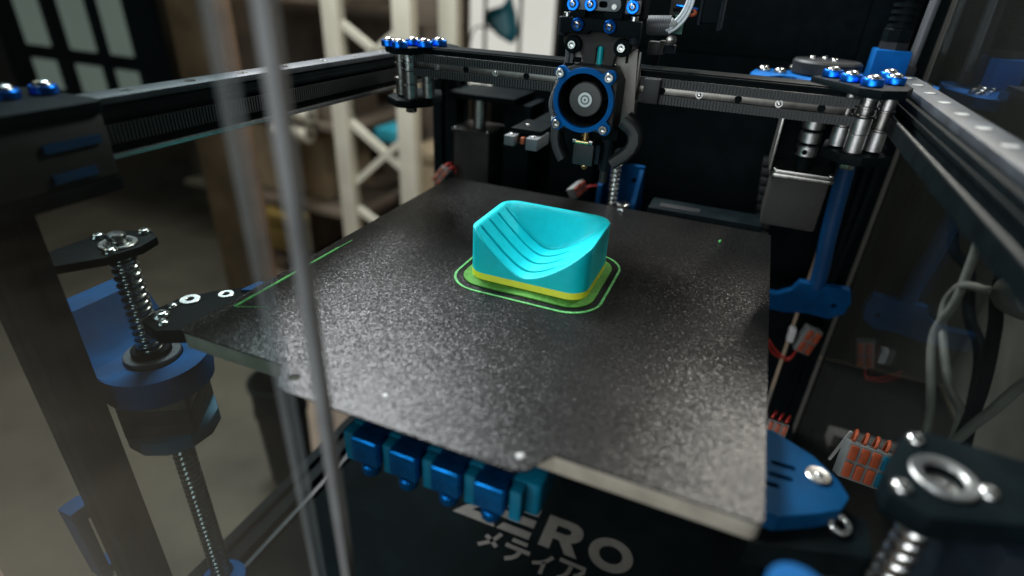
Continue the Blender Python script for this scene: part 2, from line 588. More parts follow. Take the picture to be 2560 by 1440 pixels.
# far-left door reflection, put in as glowing panes: three columns, two rows
t = thing('window_reflection', 'dim glowing panes standing in for a window reflection, in dark mullions at far left', 'wall', (-2.4, 1.25, -0.4))
for x0, x1 in ((-2.69, -2.55), (-2.42, -2.28), (-2.19, -2.075)):
    for z0, z1 in ((-0.15, 0.35), (-0.32, -0.205)):
        MB().box((x0-0.02, 1.25, z0), (x1-0.02, 1.26, z1)).build('pane', REFLPANE, t)
MB().box((-2.9, 1.262, -0.45), (-1.96, 1.30, 0.5)).build('frame', BLACKP, t)  # dark mullions of the window reflection

# shelving rack
t = thing('shelving_rack', 'cream steel storage rack with crossed bracing standing behind the printer', 'rack', (-1.0, 1.2, -0.9))
for x, w, y in ((-1.10, 0.058, 1.2), (-0.852, 0.062, 1.2), (-0.77, 0.060, 1.32)):
    MB().box((x-w/2, y-0.02, -0.899), (x+w/2, y+0.02, 0.6)).build('upright', RACK, t, 0.004)
for a, b in (((-1.09, -0.245), (-0.86, -0.42)), ((-1.095, -0.475), (-0.86, -0.262)), ((-1.09, 0.045), (-0.86, -0.11)), ((-1.09, -0.12), (-0.86, 0.05)), ((-1.08, -0.55), (-0.86, -0.69)), ((-1.08, -0.78), (-0.86, -0.6))):
    MB().bar((a[0], 1.205, a[1]), (b[0], 1.235, b[1]), 0.022, 0.020).build('brace', RACK, t)
for z in (-0.62, -0.30, 0.10):
    MB().box((-2.0, 1.27, z-0.02), (-1.13, 1.75, z)).build('shelf', CARDD, t)
# things on the rack
def carton(x0, x1, y0, y1, z0, z1, m, label, mm=None):
    t = thing('storage_box', label, 'box', ((x0+x1)/2, (y0+y1)/2, z0))
    MB().box((x0, y0, z0), (x1, y1, z1)).build('body', m, t, 0.006)
    MB().box((x0-0.004, y0-0.004, z1-0.03), (x1+0.004, y1+0.004, z1+0.012)).build('lid', mm or m, t, 0.004)
    return t
carton(-1.80, -1.33, 1.36, 1.65, -0.619, -0.37, CARD, 'large blurred beige carton on the rack beside the left upright')
carton(-1.56, -1.24, 1.32, 1.60, -0.299, -0.20, CARDD, 'low brown carton on the middle shelf left of the upright')
carton(-1.70, -1.42, 1.30, 1.62, -0.86, -0.655, CARDD, 'dark carton under the lowest rack shelf')
carton(-1.05, -0.88, 1.50, 1.75, -0.86, -0.42, CARD, 'tan carton seen between the crossed braces of the rack')
carton(-1.55, -1.36, 1.20, 1.265, -0.80, -0.66, YELLOWB, 'yellow bin low down in front of the rack shelf')
carton(-1.09, -0.99, 1.36, 1.48, -0.355, -0.318, TEALB, 'flat teal bin between the rack braces')
carton(-1.72, -1.46, 1.34, 1.62, 0.101, 0.30, CARDD, 'brown carton on the top rack shelf left of the upright')
carton(-1.40, -1.20, 1.36, 1.60, 0.101, 0.22, NET, 'dark green crate on the top rack shelf beside the upright')
carton(-1.04, -0.90, 1.50, 1.72, 0.02, 0.20, CARDD, 'brown carton high up between the two rack uprights')
for k, (x, z, lb) in enumerate(((-1.33, -0.262, 'upper tan paper roll on the middle rack shelf'), (-1.345, -0.330, 'lower tan paper roll hanging below the middle shelf'))):
    t = thing('paper_roll', lb, 'paper roll', (x, 1.25, z-0.03))
    MB().cyl((x-0.07, 1.235, z), (x+0.07, 1.235, z), 0.030, 20).build('roll', RACK, t)
    MB().cyl((x-0.078, 1.235, z), (x+0.078, 1.235, z), 0.010, 14).build('core', CARDD, t)
t = thing('rack_backboard', 'dark brown board closing the rear of the rack', 'board', (-1.5, 1.8, -0.89))
MB().box((-2.6, 1.80, -0.89), (-0.95, 1.82, 0.7)).build('board', CARDD, t)
MB().box((-2.6, 1.785, 0.18), (-0.95, 1.799, 0.23)).build('batten', CARDD, t)
# wooden post
t = thing('wooden_post', 'tall brown wooden post left of the storage rack', 'post', (-1.37, 0.9, -0.9))
MB().box((-1.385, 0.87, -0.898), (-1.215, 0.93, 1.2)).build('shaft', WOOD, t, 0.006)
MB().box((-1.40, 0.86, -0.899), (-1.20, 0.94, -0.80)).build('foot', WOOD, t, 0.004)
# teal ornament hanging before the glowing wall
t = thing('teal_ornament', 'teal rounded triangular ornament hanging before the bright white wall', 'ornament', (-0.95, 2.15, 0.0))
tri = [(-0.07, 0.055), (0.0, 0.075), (0.03, 0.12), (0.055, 0.05), (0.075, -0.03), (0.05, -0.075), (-0.02, -0.045), (-0.085, 0.01)]
MB().prism([(u-0.955, v+0.0) for u, v in tri], 2.13, 2.17, fr=XZ).build('shell', NET, t, 0.014, 3)
MB().prism([(0.55*u-0.955, 0.55*v-0.004) for u, v in tri], 2.125, 2.14, fr=XZ).build('centre', NETL, t, 0.005, 2)
MB().tube([(-0.925, 2.15, 0.11), (-0.93, 2.16, 0.25), (-0.93, 2.17, 0.42)], 0.004).build('cord', BLACKP, t)
MB().tube([(-1.0, 2.15, -0.02), (-1.08, 2.14, -0.02), (-1.11, 2.14, -0.10), (-1.12, 2.14, -0.31)], 0.004).build('stem', BLACKP, t)
# desk lamp silhouette right of the rack post
t = thing('small_spotlight', 'small black spotlight on a stem before the white wall', 'lamp', (-1.2, 1.9, -0.25))
MB().lathe([(0.012, 0), (0.035, 0.01), (0.036, 0.06), (0.024, 0.07)], (-1.165, 1.88, -0.028), (1, -0.4, 0.1)).build('head', BLACKP, t)
MB().lathe([(0.02, 0), (0.03, 0.012), (0.03, 0.05), (0.018, 0.06)], (-1.24, 1.90, -0.03), (0.2, -0.9, 0.1)).build('knuckle', BLACKP, t)
MB().cyl((-1.225, 1.9, -0.30), (-1.225, 1.9, -0.03), 0.010).build('stem', BLACKP, t)

t = thing('black_bin', 'tall black bin on the floor left of the printer base', 'bin', (-0.72, 0.4, -0.9))
MB().lathe([(0.044, 0), (0.048, 0.004), (0.056, 0.27), (0.060, 0.275), (0.060, 0.285), (0.053, 0.285), (0.046, 0.01), (0.001, 0.008)], (-0.715, 0.4, -0.899), (0, 0, 1), 28, False).build('body', BLACKP, t)
MB().ring((-0.715, 0.4, -0.70), (0, 0, 1), 0.0575, 0.053, 0.012, 32).build('band', BLACK, t)

# bench below the printer
t = thing('workbench', 'dark bench top carrying the printer', 'bench', (0.1, 0.05, -0.9))
MB().box((-0.27, -0.24, -0.36), (0.62, 0.42, -0.325)).build('top', BENCHM, t, 0.004)
for x, y in ((-0.2, -0.18), (0.55, -0.18), (-0.2, 0.36), (0.55, 0.36)):
    MB().box((x-0.03, y-0.03, -0.899), (x+0.03, y+0.03, -0.36)).build('leg', BENCHM, t)

# ================================================================== printer frame
frame = thing('printer_frame', 'black aluminium extrusion frame of the 3D printer', 'frame', (0, 0.05, -0.325))
def extrusion(name, a, b, w, parent, m=BLACK, slots=True):
    """slotted profile from a to b (axis aligned), w = side"""
    a, b = Vector(a), Vector(b)
    d = (b-a).normalized()
    up = Vector((0, 0, 1)) if abs(d.z) < 0.5 else Vector((0, 1, 0))
    s = d.cross(up).normalized()
    u = s.cross(d)
    h, g, k = w/2, w*0.13, w*0.2
    side = [(-h, -h), (-g, -h), (-g, -h+k), (g, -h+k), (g, -h), (h, -h)]
    poly = []
    for q in range(4):
        c, sn = math.cos(q*math.pi/2), math.sin(q*math.pi/2)
        poly += [(x*c-y*sn, x*sn+y*c) for x, y in side[:-1]]
    L = (b-a).length
    mb = MB()
    mb.prism(poly, 0, L, fr=lambda p, q, w_: a+s*p+u*q+d*w_)
    return mb.build(name, m, parent, 0.0004, 1)
extrusion('front_post', (-0.2285, -0.1805, -0.324), (-0.2285, -0.1805, 0.0725), 0.023, frame)
extrusion('front_post', (-0.2285, -0.1805, 0.117), (-0.2285, -0.1805, 0.30), 0.023, frame)
extrusion('rear_post', (-0.202, 0.256, -0.324), (-0.202, 0.256, 0.080), 0.030, frame)
extrusion('rear_post', (0.232, 0.318, -0.324), (0.232, 0.318, 0.30), 0.030, frame)
extrusion('base_rail', (-0.236, -0.16, -0.304), (-0.236, 0.24, -0.304), 0.028, frame)
extrusion('base_rail', (-0.2, 0.285, -0.300), (0.21, 0.285, -0.300), 0.028, frame)
extrusion('base_rail', (0.232, -0.2, -0.304), (0.232, 0.30, -0.304), 0.028, frame)
MB().box((-0.2185, -0.16, -0.318), (-0.214, 0.24, -0.2955)).build('panel_seal', CHAR, frame, 0.0005)

deck = thing('base_deck', 'matte black base panel with grey ZERO lettering under the bed', 'panel', (0, 0, -0.32))
MB().box((-0.213, -0.26, -0.306), (0.216, 0.268, -0.300)).build('deck_plate', DECKM, deck)
ZL = -0.2998
LT = lambda u, v, w: Vector((u/1000, v/1000, w))
def glyph(polys, nm='letter'):
    mb = MB()
    for p in polys:
        mb.prism(p[0], ZL-0.0001, ZL+0.0002, p[1:], fr=LT)
    return mb.build(nm, LOGO, deck)
def stroke(pts, w):
    L, Rr = [], []
    n = len(pts)
    for i, p in enumerate(pts):
        a = Vector(pts[max(i-1, 0)]); b = Vector(pts[min(i+1, n-1)])
        d = (b-a).normalized()
        nn = Vector((-d.y, d.x))*w/2
        L.append(tuple(Vector(p)+nn)); Rr.append(tuple(Vector(p)-nn))
    return L+Rr[::-1]
glyph([[[(-77.5, 20.8), (-64.6, 38.5), (-50.0, 58.5), (-38.6, 58.5), (-60.2, 30.6), (-37.5, 30.6), (-31, 20.8)]]])
glyph([[[(-34, 49.6), (-29, 58.6), (5.0, 58.6), (5.0, 49.6)]], [[(-36, 35.0), (-31, 44.2), (5.0, 44.2), (5.0, 35.0)]], [[(-29.5, 21.0), (-25, 29.4), (5.0, 29.4), (5.0, 21.0)]]])
glyph([[[(14.8, 57.8), (38, 57.8), (44.5, 57.0), (49.5, 54.2), (52.4, 49.6), (52.8, 44.5), (51, 39.5), (47.4, 36.2), (43.6, 34.4), (53.6, 20.4), (41.6, 20.4), (32.2, 33.0), (26.0, 33.0), (26.0, 20.4), (14.8, 20.4)],
        [(26.0, 49.0), (26.0, 41.2), (36.5, 41.2), (40.2, 42.6), (41.4, 45.3), (40.2, 47.8), (36.8, 49.0)]]])
oc = lambda rx, ry: [(82.3+rx*math.cos(2*math.pi*i/40), 38.2+ry*math.sin(2*math.pi*i/40)) for i in range(40)]
glyph([[oc(21.2, 18.4), oc(11.2, 9.6)]])
glyph([[stroke([(-21.2, 16.2), (-24.8, 8.6), (-29.5, 3.0), (-37.5, -3.4)], 4.2)], [stroke([(-34.6, 8.8), (-28.5, 6.6), (-20.3, 0.9)], 4.2)]])
glyph([[stroke([(-9.2, 15.0), (6.5, 14.8)], 4.2)], [stroke([(-13.2, 7.5), (11.6, 7.1)], 4.2)], [stroke([(2.4, 5.5), (0.6, 0.0), (-2.8, -3.6), (-8.6, -6.9)], 4.3)]])
glyph([[stroke([(33.2, 13.0), (28.8, 6.6), (24.0, 3.0), (16.8, -0.2)], 3.7)], [stroke([(27.2, 5.0), (27.0, -8.0)], 3.7)]])
glyph([[stroke([(39.6, 13.8), (64.5, 13.3), (63.6, 9.6), (60.6, 5.4), (56.4, 2.4)], 4.0)], [stroke([(51.4, 10.8), (50.6, 4.6), (48.2, -0.8), (43.0, -5.2)], 4.0)]])

# rear wall of the printer, and the dark box above it
t = MB().box((-0.186, 0.332, -0.298), (0.214, 0.338, 0.09)).build('rear_panel', BLACKP, frame)
MB().box((-0.102, 0.318, 0.094), (0.214, 0.338, 0.235)).build('upper_box', BLACKP, t, 0.003)
MB().box((-0.07, 0.314, 0.12), (0.19, 0.3175, 0.21)).build('filter_lid', BLACK, t, 0.001)

# right side acrylic with the cabinet and cables behind it
t = MB().box((0.2500, -0.30, -0.318), (0.2530, 0.30, 0.30)).build('side_panel', SIDE, frame)
MB().box((0.2498, 0.3002, -0.318), (0.2532, 0.3012, 0.30)).build('cut_edge', GREYWALL, t)
t = thing('side_cabinet', 'dim grey electronics compartment wall seen through the side panel', 'cabinet', (0.46, 0.1, -0.32))
MB().box((0.46, -0.25, -0.318), (0.48, 0.55, 0.32)).build('back_sheet', GREYWALL, t)
MB().box((0.256, 0.53, -0.318), (0.459, 0.55, 0.32)).build('end_sheet', GREYWALL, t)
MB().box((0.256, -0.25, -0.324), (0.458, 0.528, -0.3185)).build('base_sheet', CARBON, t)
def cable(name, pts, r, m, label, cat='cable', grp=None):
    o = MB().tube(pts, r).build(name, m)
    tag(o, label, cat, grp)
    return o
cable('white_cable', [(0.35, 0.327, -0.02), (0.35, 0.3282, -0.035), (0.35, 0.317, -0.093), (0.345, 0.314, -0.14), (0.35, 0.25, -0.20), (0.35, 0.235, -0.26)], 0.0042, GREYW, 'long straight pale cable behind the side panel')
cable('white_cable', [(0.352, 0.22, -0.045), (0.35, 0.30, -0.068), (0.35, 0.331, -0.09), (0.35, 0.33, -0.12), (0.355, 0.26, -0.16), (0.352, 0.204, -0.158), (0.352, 0.19, -0.22)], 0.0042, GREYW, 'pale cable looping from the grey plug behind the side panel')
cable('white_cable', [(0.352, 0.13, -0.05), (0.352, 0.15, -0.085), (0.352, 0.165, -0.12), (0.352, 0.18, -0.15), (0.352, 0.20, -0.20)], 0.0042, GREYW, 'short pale cable curving at the right edge of the picture')
cable('black_cable', [(0.36, 0.45, 0.03), (0.36, 0.447, -0.036), (0.36, 0.41, -0.07), (0.36, 0.35, -0.07), (0.36, 0.30, -0.10), (0.36, 0.237, -0.116), (0.36, 0.18, -0.20)], 0.0055, BLACK, 'thick black cable hanging behind the pale ones')
cable('black_cable', [(0.355, 0.29, 0.02), (0.355, 0.26, -0.05), (0.355, 0.2317, -0.078), (0.355, 0.20, -0.13), (0.355, 0.19, -0.2)], 0.0055, BLACK, 'black cable slanting down to the right beside the grey plug')
t = thing('power_plug', 'grey moulded plug on the pale cable behind the side panel', 'plug', (0.352, 0.20, -0.04))
MB().lathe([(0.004, 0), (0.006, 0.01), (0.017, 0.035), (0.020, 0.06), (0.016, 0.075)], (0.352, 0.255, -0.052), (0, -1, 0.42)).build('shell', GREYW, t)
MB().lathe([(0.0055, 0), (0.0052, 0.012)], (0.352, 0.268, -0.058), (0, -1, 0.42)).build('strain_relief', GREYW, t)

# ================================================================== gantry rails
def toothed(mb, a, b, w, th, pitch=0.0016, depth=0.0006, nrm=(0, -1, 0)):
    """ridged belt strip from a to b; w = height along z; ridges face nrm"""
    a, b, n = Vector(a), Vector(b), Vector(nrm)
    d = (b-a)
    L = d.length
    d.normalize()
    z = Vector((0, 0, 1))
    k = int(L/pitch)
    prev = None
    for i in range(k+1):
        for off, dep in ((0, 0), (0.5, 0), (0.5, depth), (1.0, depth)):
            p = a+d*min((i+off)*pitch, L)+n*(th+dep)
            cur = (self_v(mb, p-z*w/2), self_v(mb, p+z*w/2))
            if prev:
                mb.bm.faces.new((prev[0], cur[0], cur[1], prev[1]))
            prev = cur
    mb.box(a-z*w/2-n*0.0002, b+z*w/2+n*(th-0.0001))
    return mb
def self_v(mb, p):
    return mb.bm.verts.new(p)

# left beam
t = thing('left_gantry_beam', 'black left gantry beam with grey rail on top and ridged belt', 'beam', (-0.2, 0.05, 0.08))
MB().box((-0.212, -0.14, 0.0835), (-0.192, 0.235, 0.1105)).build('profile', BLACK, t, 0.0008)
MB().box((-0.209, -0.14, 0.1108), (-0.191, 0.235, 0.1145)).build('rail', GREYRAIL, t, 0.0006)
for i in range(9):
    MB().ring((-0.2, -0.115+0.04*i, 0.1142), (0, 0, 1), 0.0032, 0.0017, 0.0007, 20).build('rail_hole', STEEL, t)
MB().box((-0.1918, -0.14, 0.1035), (-0.1902, 0.20, 0.1062)).build('slot_lip', BLACK, t, 0.0003)
tb = MB()
toothed(tb, (-0.1905, -0.14, 0.0965), (-0.1905, 0.165, 0.0965), 0.0095, 0.0008, 0.0022, 0.0008, (1, 0, 0))
tb.build('belt', BELT, t)
MB().box((-0.1918, -0.14, 0.0838), (-0.1900, 0.235, 0.0866)).build('lower_lip', ALU, t, 0.0003)

# front-left corner block
t = thing('corner_block', 'dark front left corner block with two blue washers on top', 'bracket', (-0.21, -0.17, 0.08))
MB().prism(rrect(-0.236, -0.176, -0.205, -0.143, 0.006), 0.111, 0.1165).build('top_plate', BLACK, t, 0.0008)
MB().box((-0.234, -0.203, 0.080), (-0.178, -0.145, 0.1108)).build('block', CARBON, t, 0.002)
MB().prism(rrect(-0.236, -0.176, -0.205, -0.143, 0.006), 0.073, 0.0797).build('bottom_plate', BLACK, t, 0.0008)
washer_screw(t, (-0.2115, -0.1655, 0.1165), rw=0.0062)
washer_screw(t, (-0.2105, -0.1490, 0.1165), rw=0.0062)
MB().box((-0.1778, -0.176, 0.0975), (-0.1765, -0.150, 0.1015)).build('blue_insert', BLUESHADE, t)
MB().box((-0.1778, -0.176, 0.0835), (-0.1765, -0.156, 0.0875)).build('blue_insert', BLUESHADE, t)

# right beam
t = thing('right_gantry_beam', 'black right gantry beam with holed grey rail on top', 'beam', (0.21, 0.0, 0.1))
MB().box((0.2005, -0.24, 0.1045), (0.2245, 0.205, 0.1200)).build('profile', BLACK, t, 0.0008)
MB().box((0.2042, -0.24, 0.1202), (0.2215, 0.205, 0.1250)).build('rail', GREYRAIL, t, 0.0006)
for i in range(11):
    y = 0.19-0.0375*i
    MB().lathe([(0.0034, 0), (0.0034, 0.0004), (0.0028, 0.0006), (0.0024, 0.0003), (0.0002, 0.0003)], (0.2128, y, 0.1249), (0, 0, 1), 20).build('rail_plug', LGREY, t)
MB().box((0.1988, -0.24, 0.1130), (0.2003, 0.205, 0.1160)).build('slot_lip', BLACK, t, 0.0003)
tb = MB()
toothed(tb, (0.1915, -0.24, 0.1085), (0.1915, 0.155, 0.1085), 0.0090, 0.0008, 0.0022, 0.0006, (1, 0, 0))
tb.build('belt', BELT, t)
MB().box((0.190, -0.24, 0.104), (0.1912, 0.155, 0.1131)).build('belt_backing', BLACK, t)

# ================================================================== X beam
t = thing('crossbeam', 'black crossbeam with steel rail between two ridged belts carrying the toolhead', 'beam', (0.01, 0.1, 0.1))
MB().box((-0.150, 0.0915, 0.1045), (0.168, 0.112, 0.1262)).build('profile', BLACK, t, 0.0008)
MB().box((-0.150, 0.0895, 0.1232), (0.168, 0.0913, 0.1252)).build('upper_lip', BLACK, t, 0.0004)
MB().box((-0.150, 0.0860, 0.1108), (0.166, 0.0914, 0.1160)).build('rail', RAILM, t, 0.0006)
for i in range(12):
    x = -0.123+0.025*i
    MB().lathe([(0.0024, 0), (0.0024, 0.0003), (0.0017, 0.0003), (0.0016, 0.0001), (0.0002, 0.0001)], (x, 0.0860, 0.1134), (0, -1, 0), 20).build('rail_hole', BLACK if i % 2 else STEEL, t)
    if i % 2 == 0:
        screw(t, (x, 0.0858, 0.1134), (0, -1, 0), 0.0014, 'button')
for nm, z in (('belt', 0.1187), ('belt', 0.1080)):
    tb = MB()
    toothed(tb, (-0.146, 0.0845, z), (0.172, 0.0845, z), 0.0058, 0.0010, 0.0021, 0.0013)
    tb.build(nm, BELT, t)
MB().box((0.0405, 0.0765, 0.1055), (0.0515, 0.084, 0.1215)).build('belt_clamp', CHAR, t, 0.001)

# idler stacks
def joint(sx, cx, cy, label, ztop, washers, spacers, pulley, m_sp):
    t = thing('belt_joint', label, 'belt joint', (cx, cy, ztop-0.045), 'belt joints at the ends of the crossbeam')
    pl = [(cx-sx*0.026, cy+0.032), (cx-sx*0.032, cy+0.024), (cx-sx*0.026, cy+0.014), (cx-sx*0.012, cy-0.004), (cx-sx*0.008, cy-0.014), (cx+sx*0.004, cy-0.017),
          (cx+sx*0.018, cy-0.008), (cx+sx*0.024, cy+0.01), (cx+sx*0.024, cy+0.045), (cx+sx*0.012, cy+0.052), (cx, cy+0.048)]
    MB().prism(pl, ztop-0.0055, ztop).build('top_plate', BLACKP, t, 0.0012)
    pb = [(cx-sx*0.012, cy+0.03), (cx-sx*0.016, cy+0.004), (cx-sx*0.006, cy-0.012), (cx+sx*0.006, cy-0.014), (cx+sx*0.024, cy+0.0), (cx+sx*0.026, cy+0.045), (cx, cy+0.05)]
    MB().prism(pb, ztop-0.046, ztop-0.040).build('bottom_plate', BLACK, t, 0.0012)
    for x, y in washers:
        washer_screw(t, (x, y, ztop), rw=0.0062, h=0.0045)
    x, y = pulley
    pr = [(0.0045, 0.0), (0.0068, 0.0005), (0.0068, 0.0014), (0.0058, 0.0018), (0.0058, 0.0052), (0.0068, 0.0056), (0.0068, 0.0066), (0.0058, 0.007), (0.0058, 0.0105), (0.0068, 0.0109), (0.0068, 0.0121), (0.0045, 0.0125)]
    MB().lathe(pr, (x, y, ztop-0.0182), (0, 0, 1), 28).build('pulley', STEEL, t)
    MB().cyl((x, y, ztop-0.040), (x, y, ztop-0.0285), 0.0055, 24, ch=0.0004).build('spacer', m_sp, t)
    MB().cyl((x, y, ztop-0.0283), (x, y, ztop-0.0184), 0.0056, 24, ch=0.0004).build('spacer', m_sp, t)
    MB().lathe([(0.0042, 0), (0.0045, 0.0005), (0.0045, 0.004), (0.004, 0.0045)], (x, y, ztop-0.0508), (0, 0, 1), 6).build('nut', STEEL, t)
    for x2, y2 in spacers:
        MB().cyl((x2, y2, ztop-0.039), (x2, y2, ztop-0.0265), 0.0049, 24, ch=0.0004).build('spacer', m_sp, t)
        MB().lathe([(0.0052, 0), (0.0052, 0.001), (0.0044, 0.0014), (0.0044, 0.011), (0.0052, 0.0114), (0.0052, 0.0124)], (x2, y2, ztop-0.0262), (0, 0, 1), 28).build('pulley', DSTEEL, t)
        MB().cyl((x2, y2, ztop-0.0135), (x2, y2, ztop-0.0056), 0.0042, 20).build('spacer', m_sp, t)
    return t
joint(1, 0.175, 0.085, 'right belt joint with four blue washers over bright steel pulleys', 0.1295,
      [(0.1553, 0.1125), (0.1645, 0.0965), (0.1748, 0.0832), (0.1895, 0.1035), (0.190, 0.128)],
      [(0.1675, 0.094), (0.1880, 0.090)], (0.1762, 0.0848), ALU)
joint(-1, -0.1475, 0.0860, 'blurred left belt joint with blue washers over dark pulleys', 0.1265,
      [(-0.1565, 0.0715), (-0.1450, 0.0680), (-0.1455, 0.0885), (-0.1335, 0.0860), (-0.1300, 0.1020)],
      [(-0.1350, 0.092), (-0.160, 0.092)], (-0.1475, 0.0850), DSTEEL)

# ================================================================== toolhead
th = thing('toolhead', 'black toolhead with blue ringed round fan above the bed', 'toolhead', (0.0088, 0.06, 0.06))
fx, fz, fy = 0.0088, 0.1084, 0.042
# fan shroud body
MB().prism([(fx-0.0185, fz-0.02), (fx+0.0185, fz-0.02), (fx+0.0205, fz-0.017), (fx+0.0205, fz+0.012), (fx+0.015, fz+0.0205), (fx-0.011, fz+0.0205), (fx-0.0185, fz+0.016)],
           fy+0.0045, fy+0.0285, [circ(fx, fz, 0.0172, 40)], fr=XZ).build('shroud', CHAR, th, 0.0012)
# blue ring with four ears
def ring_with_ears():
    ears = [math.atan2(0.0161, 0.0161)+k*math.pi/2 for k in range(4)]
    pts = []
    n = 120
    for i in range(n):
        a = 2*math.pi*i/n
        r = 0.0203
        for e in ears:
            d = (a-e+math.pi) % (2*math.pi)-math.pi
            # ear: circle of radius 4.2 mm centred 22.8 mm out
            c = 0.0228
            disc = 0.0042**2-(c*math.sin(d))**2
            if abs(d) < 0.5 and disc > 0:
                r = max(r, c*math.cos(d)+math.sqrt(disc))
        pts.append((fx+r*math.cos(a), fz+r*math.sin(a)))
    return pts
MB().prism(ring_with_ears(), fy, fy+0.0042, [circ(fx, fz, 0.0171, 60)], fr=XZ).build('fan_ring', BLUEF, th, 0.0006)
for sx in (-1, 1):
    for sz in (-1, 1):
        screw(th, (fx+sx*0.0161, fy-0.0002, fz+sz*0.0161), (0, -1, 0), 0.00285)
# fan rotor at rest
hub = MB().lathe([(0.0112, 0), (0.0112, 0.010), (0.0105, 0.0108), (0.0055, 0.0110), (0.0053, 0.0112), (0.0002, 0.0112)], (fx, fy+0.017, fz), (0, -1, 0), 40).build('fan_hub', HUBM, th)
MB().lathe([(0.0047, 0), (0.0047, 0.0002), (0.0002, 0.0002)], (fx, fy+0.00585, fz), (0, -1, 0), 32).build('hub_sticker', WHITE, hub)
MB().ring((fx, fy+0.0056, fz), (0, -1, 0), 0.0030, 0.0022, 0.0003, 32).build('hub_ring', MGREY, hub)
MB().lathe([(0.0006, 0), (0.0006, 0.0003), (0.0001, 0.0003)], (fx, fy+0.0055, fz), (0, -1, 0), 14).build('hub_pip', BLACK, hub)
for k in range(9):
    a0 = 2*math.pi*k/9
    mb = MB()
    pr = []
    for j in range(5):
        rr_ = 0.0114+0.0054*j/4
        a = a0+0.16*j/4
        p1 = Vector((fx+rr_*math.cos(a), fy+0.0085, fz+rr_*math.sin(a)))
        a += 0.55
        p2 = Vector((fx+rr_*math.cos(a), fy+0.0155, fz+rr_*math.sin(a)))
        pr.append((p1, p2))
    for j in range(4):
        mb.face((pr[j][0], pr[j+1][0], pr[j+1][1], pr[j][1]))
    bmesh.ops.solidify(mb.bm, geom=mb.bm.faces[:], thickness=0.0006)
    mb.build('fan_blade', BLACK, th)
MB().lathe([(0.0170, 0), (0.0170, 0.0005), (0.0002, 0.0005)], (fx, fy+0.0235, fz), (0, -1, 0), 40).build('heatsink_face', BLACK, th)
# silver mounting plate behind the shroud
pp = [(-0.0095, 0.090), (-0.0095, 0.1385), (0.0, 0.1385), (0.0, 0.129), (0.021, 0.129), (0.021, 0.1395), (0.0345, 0.1395), (0.0385, 0.092), (0.036, 0.089), (0.0, 0.089)]
hs = [[(0.0272, 0.1300), (0.0290, 0.1300), (0.0290, 0.1355), (0.0272, 0.1355)]]
MB().prism(pp, 0.0715, 0.0735, hs, fr=XZ).build('mounting_plate', PLATEM, th, 0.0003)
MB().prism([(0.0735+0.0, 0.089), (0.088, 0.092), (0.088, 0.112), (0.0735, 0.138)], 0.0352, 0.0368, [circ(0.0795, 0.099, 0.0022), circ(0.0795, 0.106, 0.0022)], fr=YZ).build('plate_flange', PLATEM, th, 0.0003)
MB().box((-0.010, 0.0690, 0.1285), (-0.0030, 0.0712, 0.1315)).build('cable_clip', BLACK, th, 0.0004)
# carriage body
body = [(-0.0145, 0.1560), (-0.0145, 0.1405), (-0.0095, 0.1365), (-0.0025, 0.1365), (0.0000, 0.1300), (0.0010, 0.1265), (0.0205, 0.1265), (0.0210, 0.1325), (0.0225, 0.1370), (0.0300, 0.1370), (0.0345, 0.1405), (0.0350, 0.1560)]
slot = [(0.0085, 0.1275), (0.0138, 0.1275), (0.0138, 0.1385), (0.0125, 0.1402), (0.0098, 0.1402), (0.0085, 0.1385)]
MB().prism(body, 0.0640, 0.0712, [slot], fr=XZ).build('carriage_body', CARBON, th, 0.0008)
for x, z in ((-0.0067, 0.1401), (0.0262, 0.1405)):
    MB().cyl((x, 0.0638, z), (x, 0.0600, z), 0.0056, 28, ch=0.0006).build('screw_boss', BLACKP, th)
    screw(th, (x, 0.0600, z), (0, -1, 0), 0.0027)
MB().cyl((0.0111, 0.0672, 0.120), (0.0108, 0.0672, 0.1400), 0.0020, 20).build('filament_tube', TEALT, th)
# upper clamp block
ub = [(-0.0150, 0.1470), (0.0035, 0.1470), (0.0050, 0.1490), (0.0160, 0.1490), (0.0180, 0.1470), (0.0370, 0.1470), (0.0370, 0.1565), (-0.0150, 0.1565)]
MB().prism(ub, 0.0560, 0.0638, fr=XZ).build('upper_clamp', BLACKP, th, 0.0012)
MB().cyl((-0.0143, 0.0600, 0.1450), (-0.0143, 0.0600, 0.1565), 0.0030, 20, ch=0.0005).build('clamp_post', SLATE, th)
MB().cyl((0.0335, 0.0600, 0.1430), (0.0335, 0.0600, 0.1565), 0.0036, 20, ch=0.0005).build('clamp_post', SLATE, th)
for x, z in ((-0.0030, 0.1530), (0.0180, 0.1530)):
    washer_screw(th, (x, 0.0562, z), (0, -0.93, -0.25), 0.0041, 0.0026, BLUEA, 'button', 0.66)
for x in (-0.0118, 0.0318):
    screw(th, (x, 0.0600, 0.1566), (0, 0, 1), 0.0025)
MB().box((-0.0080, 0.0575, 0.1566), (0.0005, 0.0640, 0.1605)).build('hinge_block', BLACKP, th, 0.0006)
MB().box((0.0130, 0.0575, 0.1566), (0.0245, 0.0640, 0.1605)).build('hinge_block', BLACKP, th, 0.0008)
arm = rrect(-0.0115, 0.0225, 0.1610, 0.1690, 0.0035)
MB().prism(arm, 0.0590, 0.0620, [rrect(0.0085, 0.0140, 0.1628, 0.1665, 0.0015, 3)], fr=XZ).build('slotted_arm', MGREY, th, 0.0004)
MB().cyl((0.0185, 0.0590, 0.1637), (0.0185, 0.0582, 0.1637), 0.0016, 18).build('arm_pin', DSTEEL, th)
MB().box((0.0255, 0.0590, 0.1602), (0.0345, 0.0625, 0.1680)).build('tab', MGREY, th, 0.0008)
for x, z in ((-0.0080, 0.1640), (0.0035, 0.1643), (0.0303, 0.1643)):
    washer_screw(th, (x, 0.0590, z), (0, -1, 0), 0.0040, 0.0024, BLUEA, 'button', 0.60)
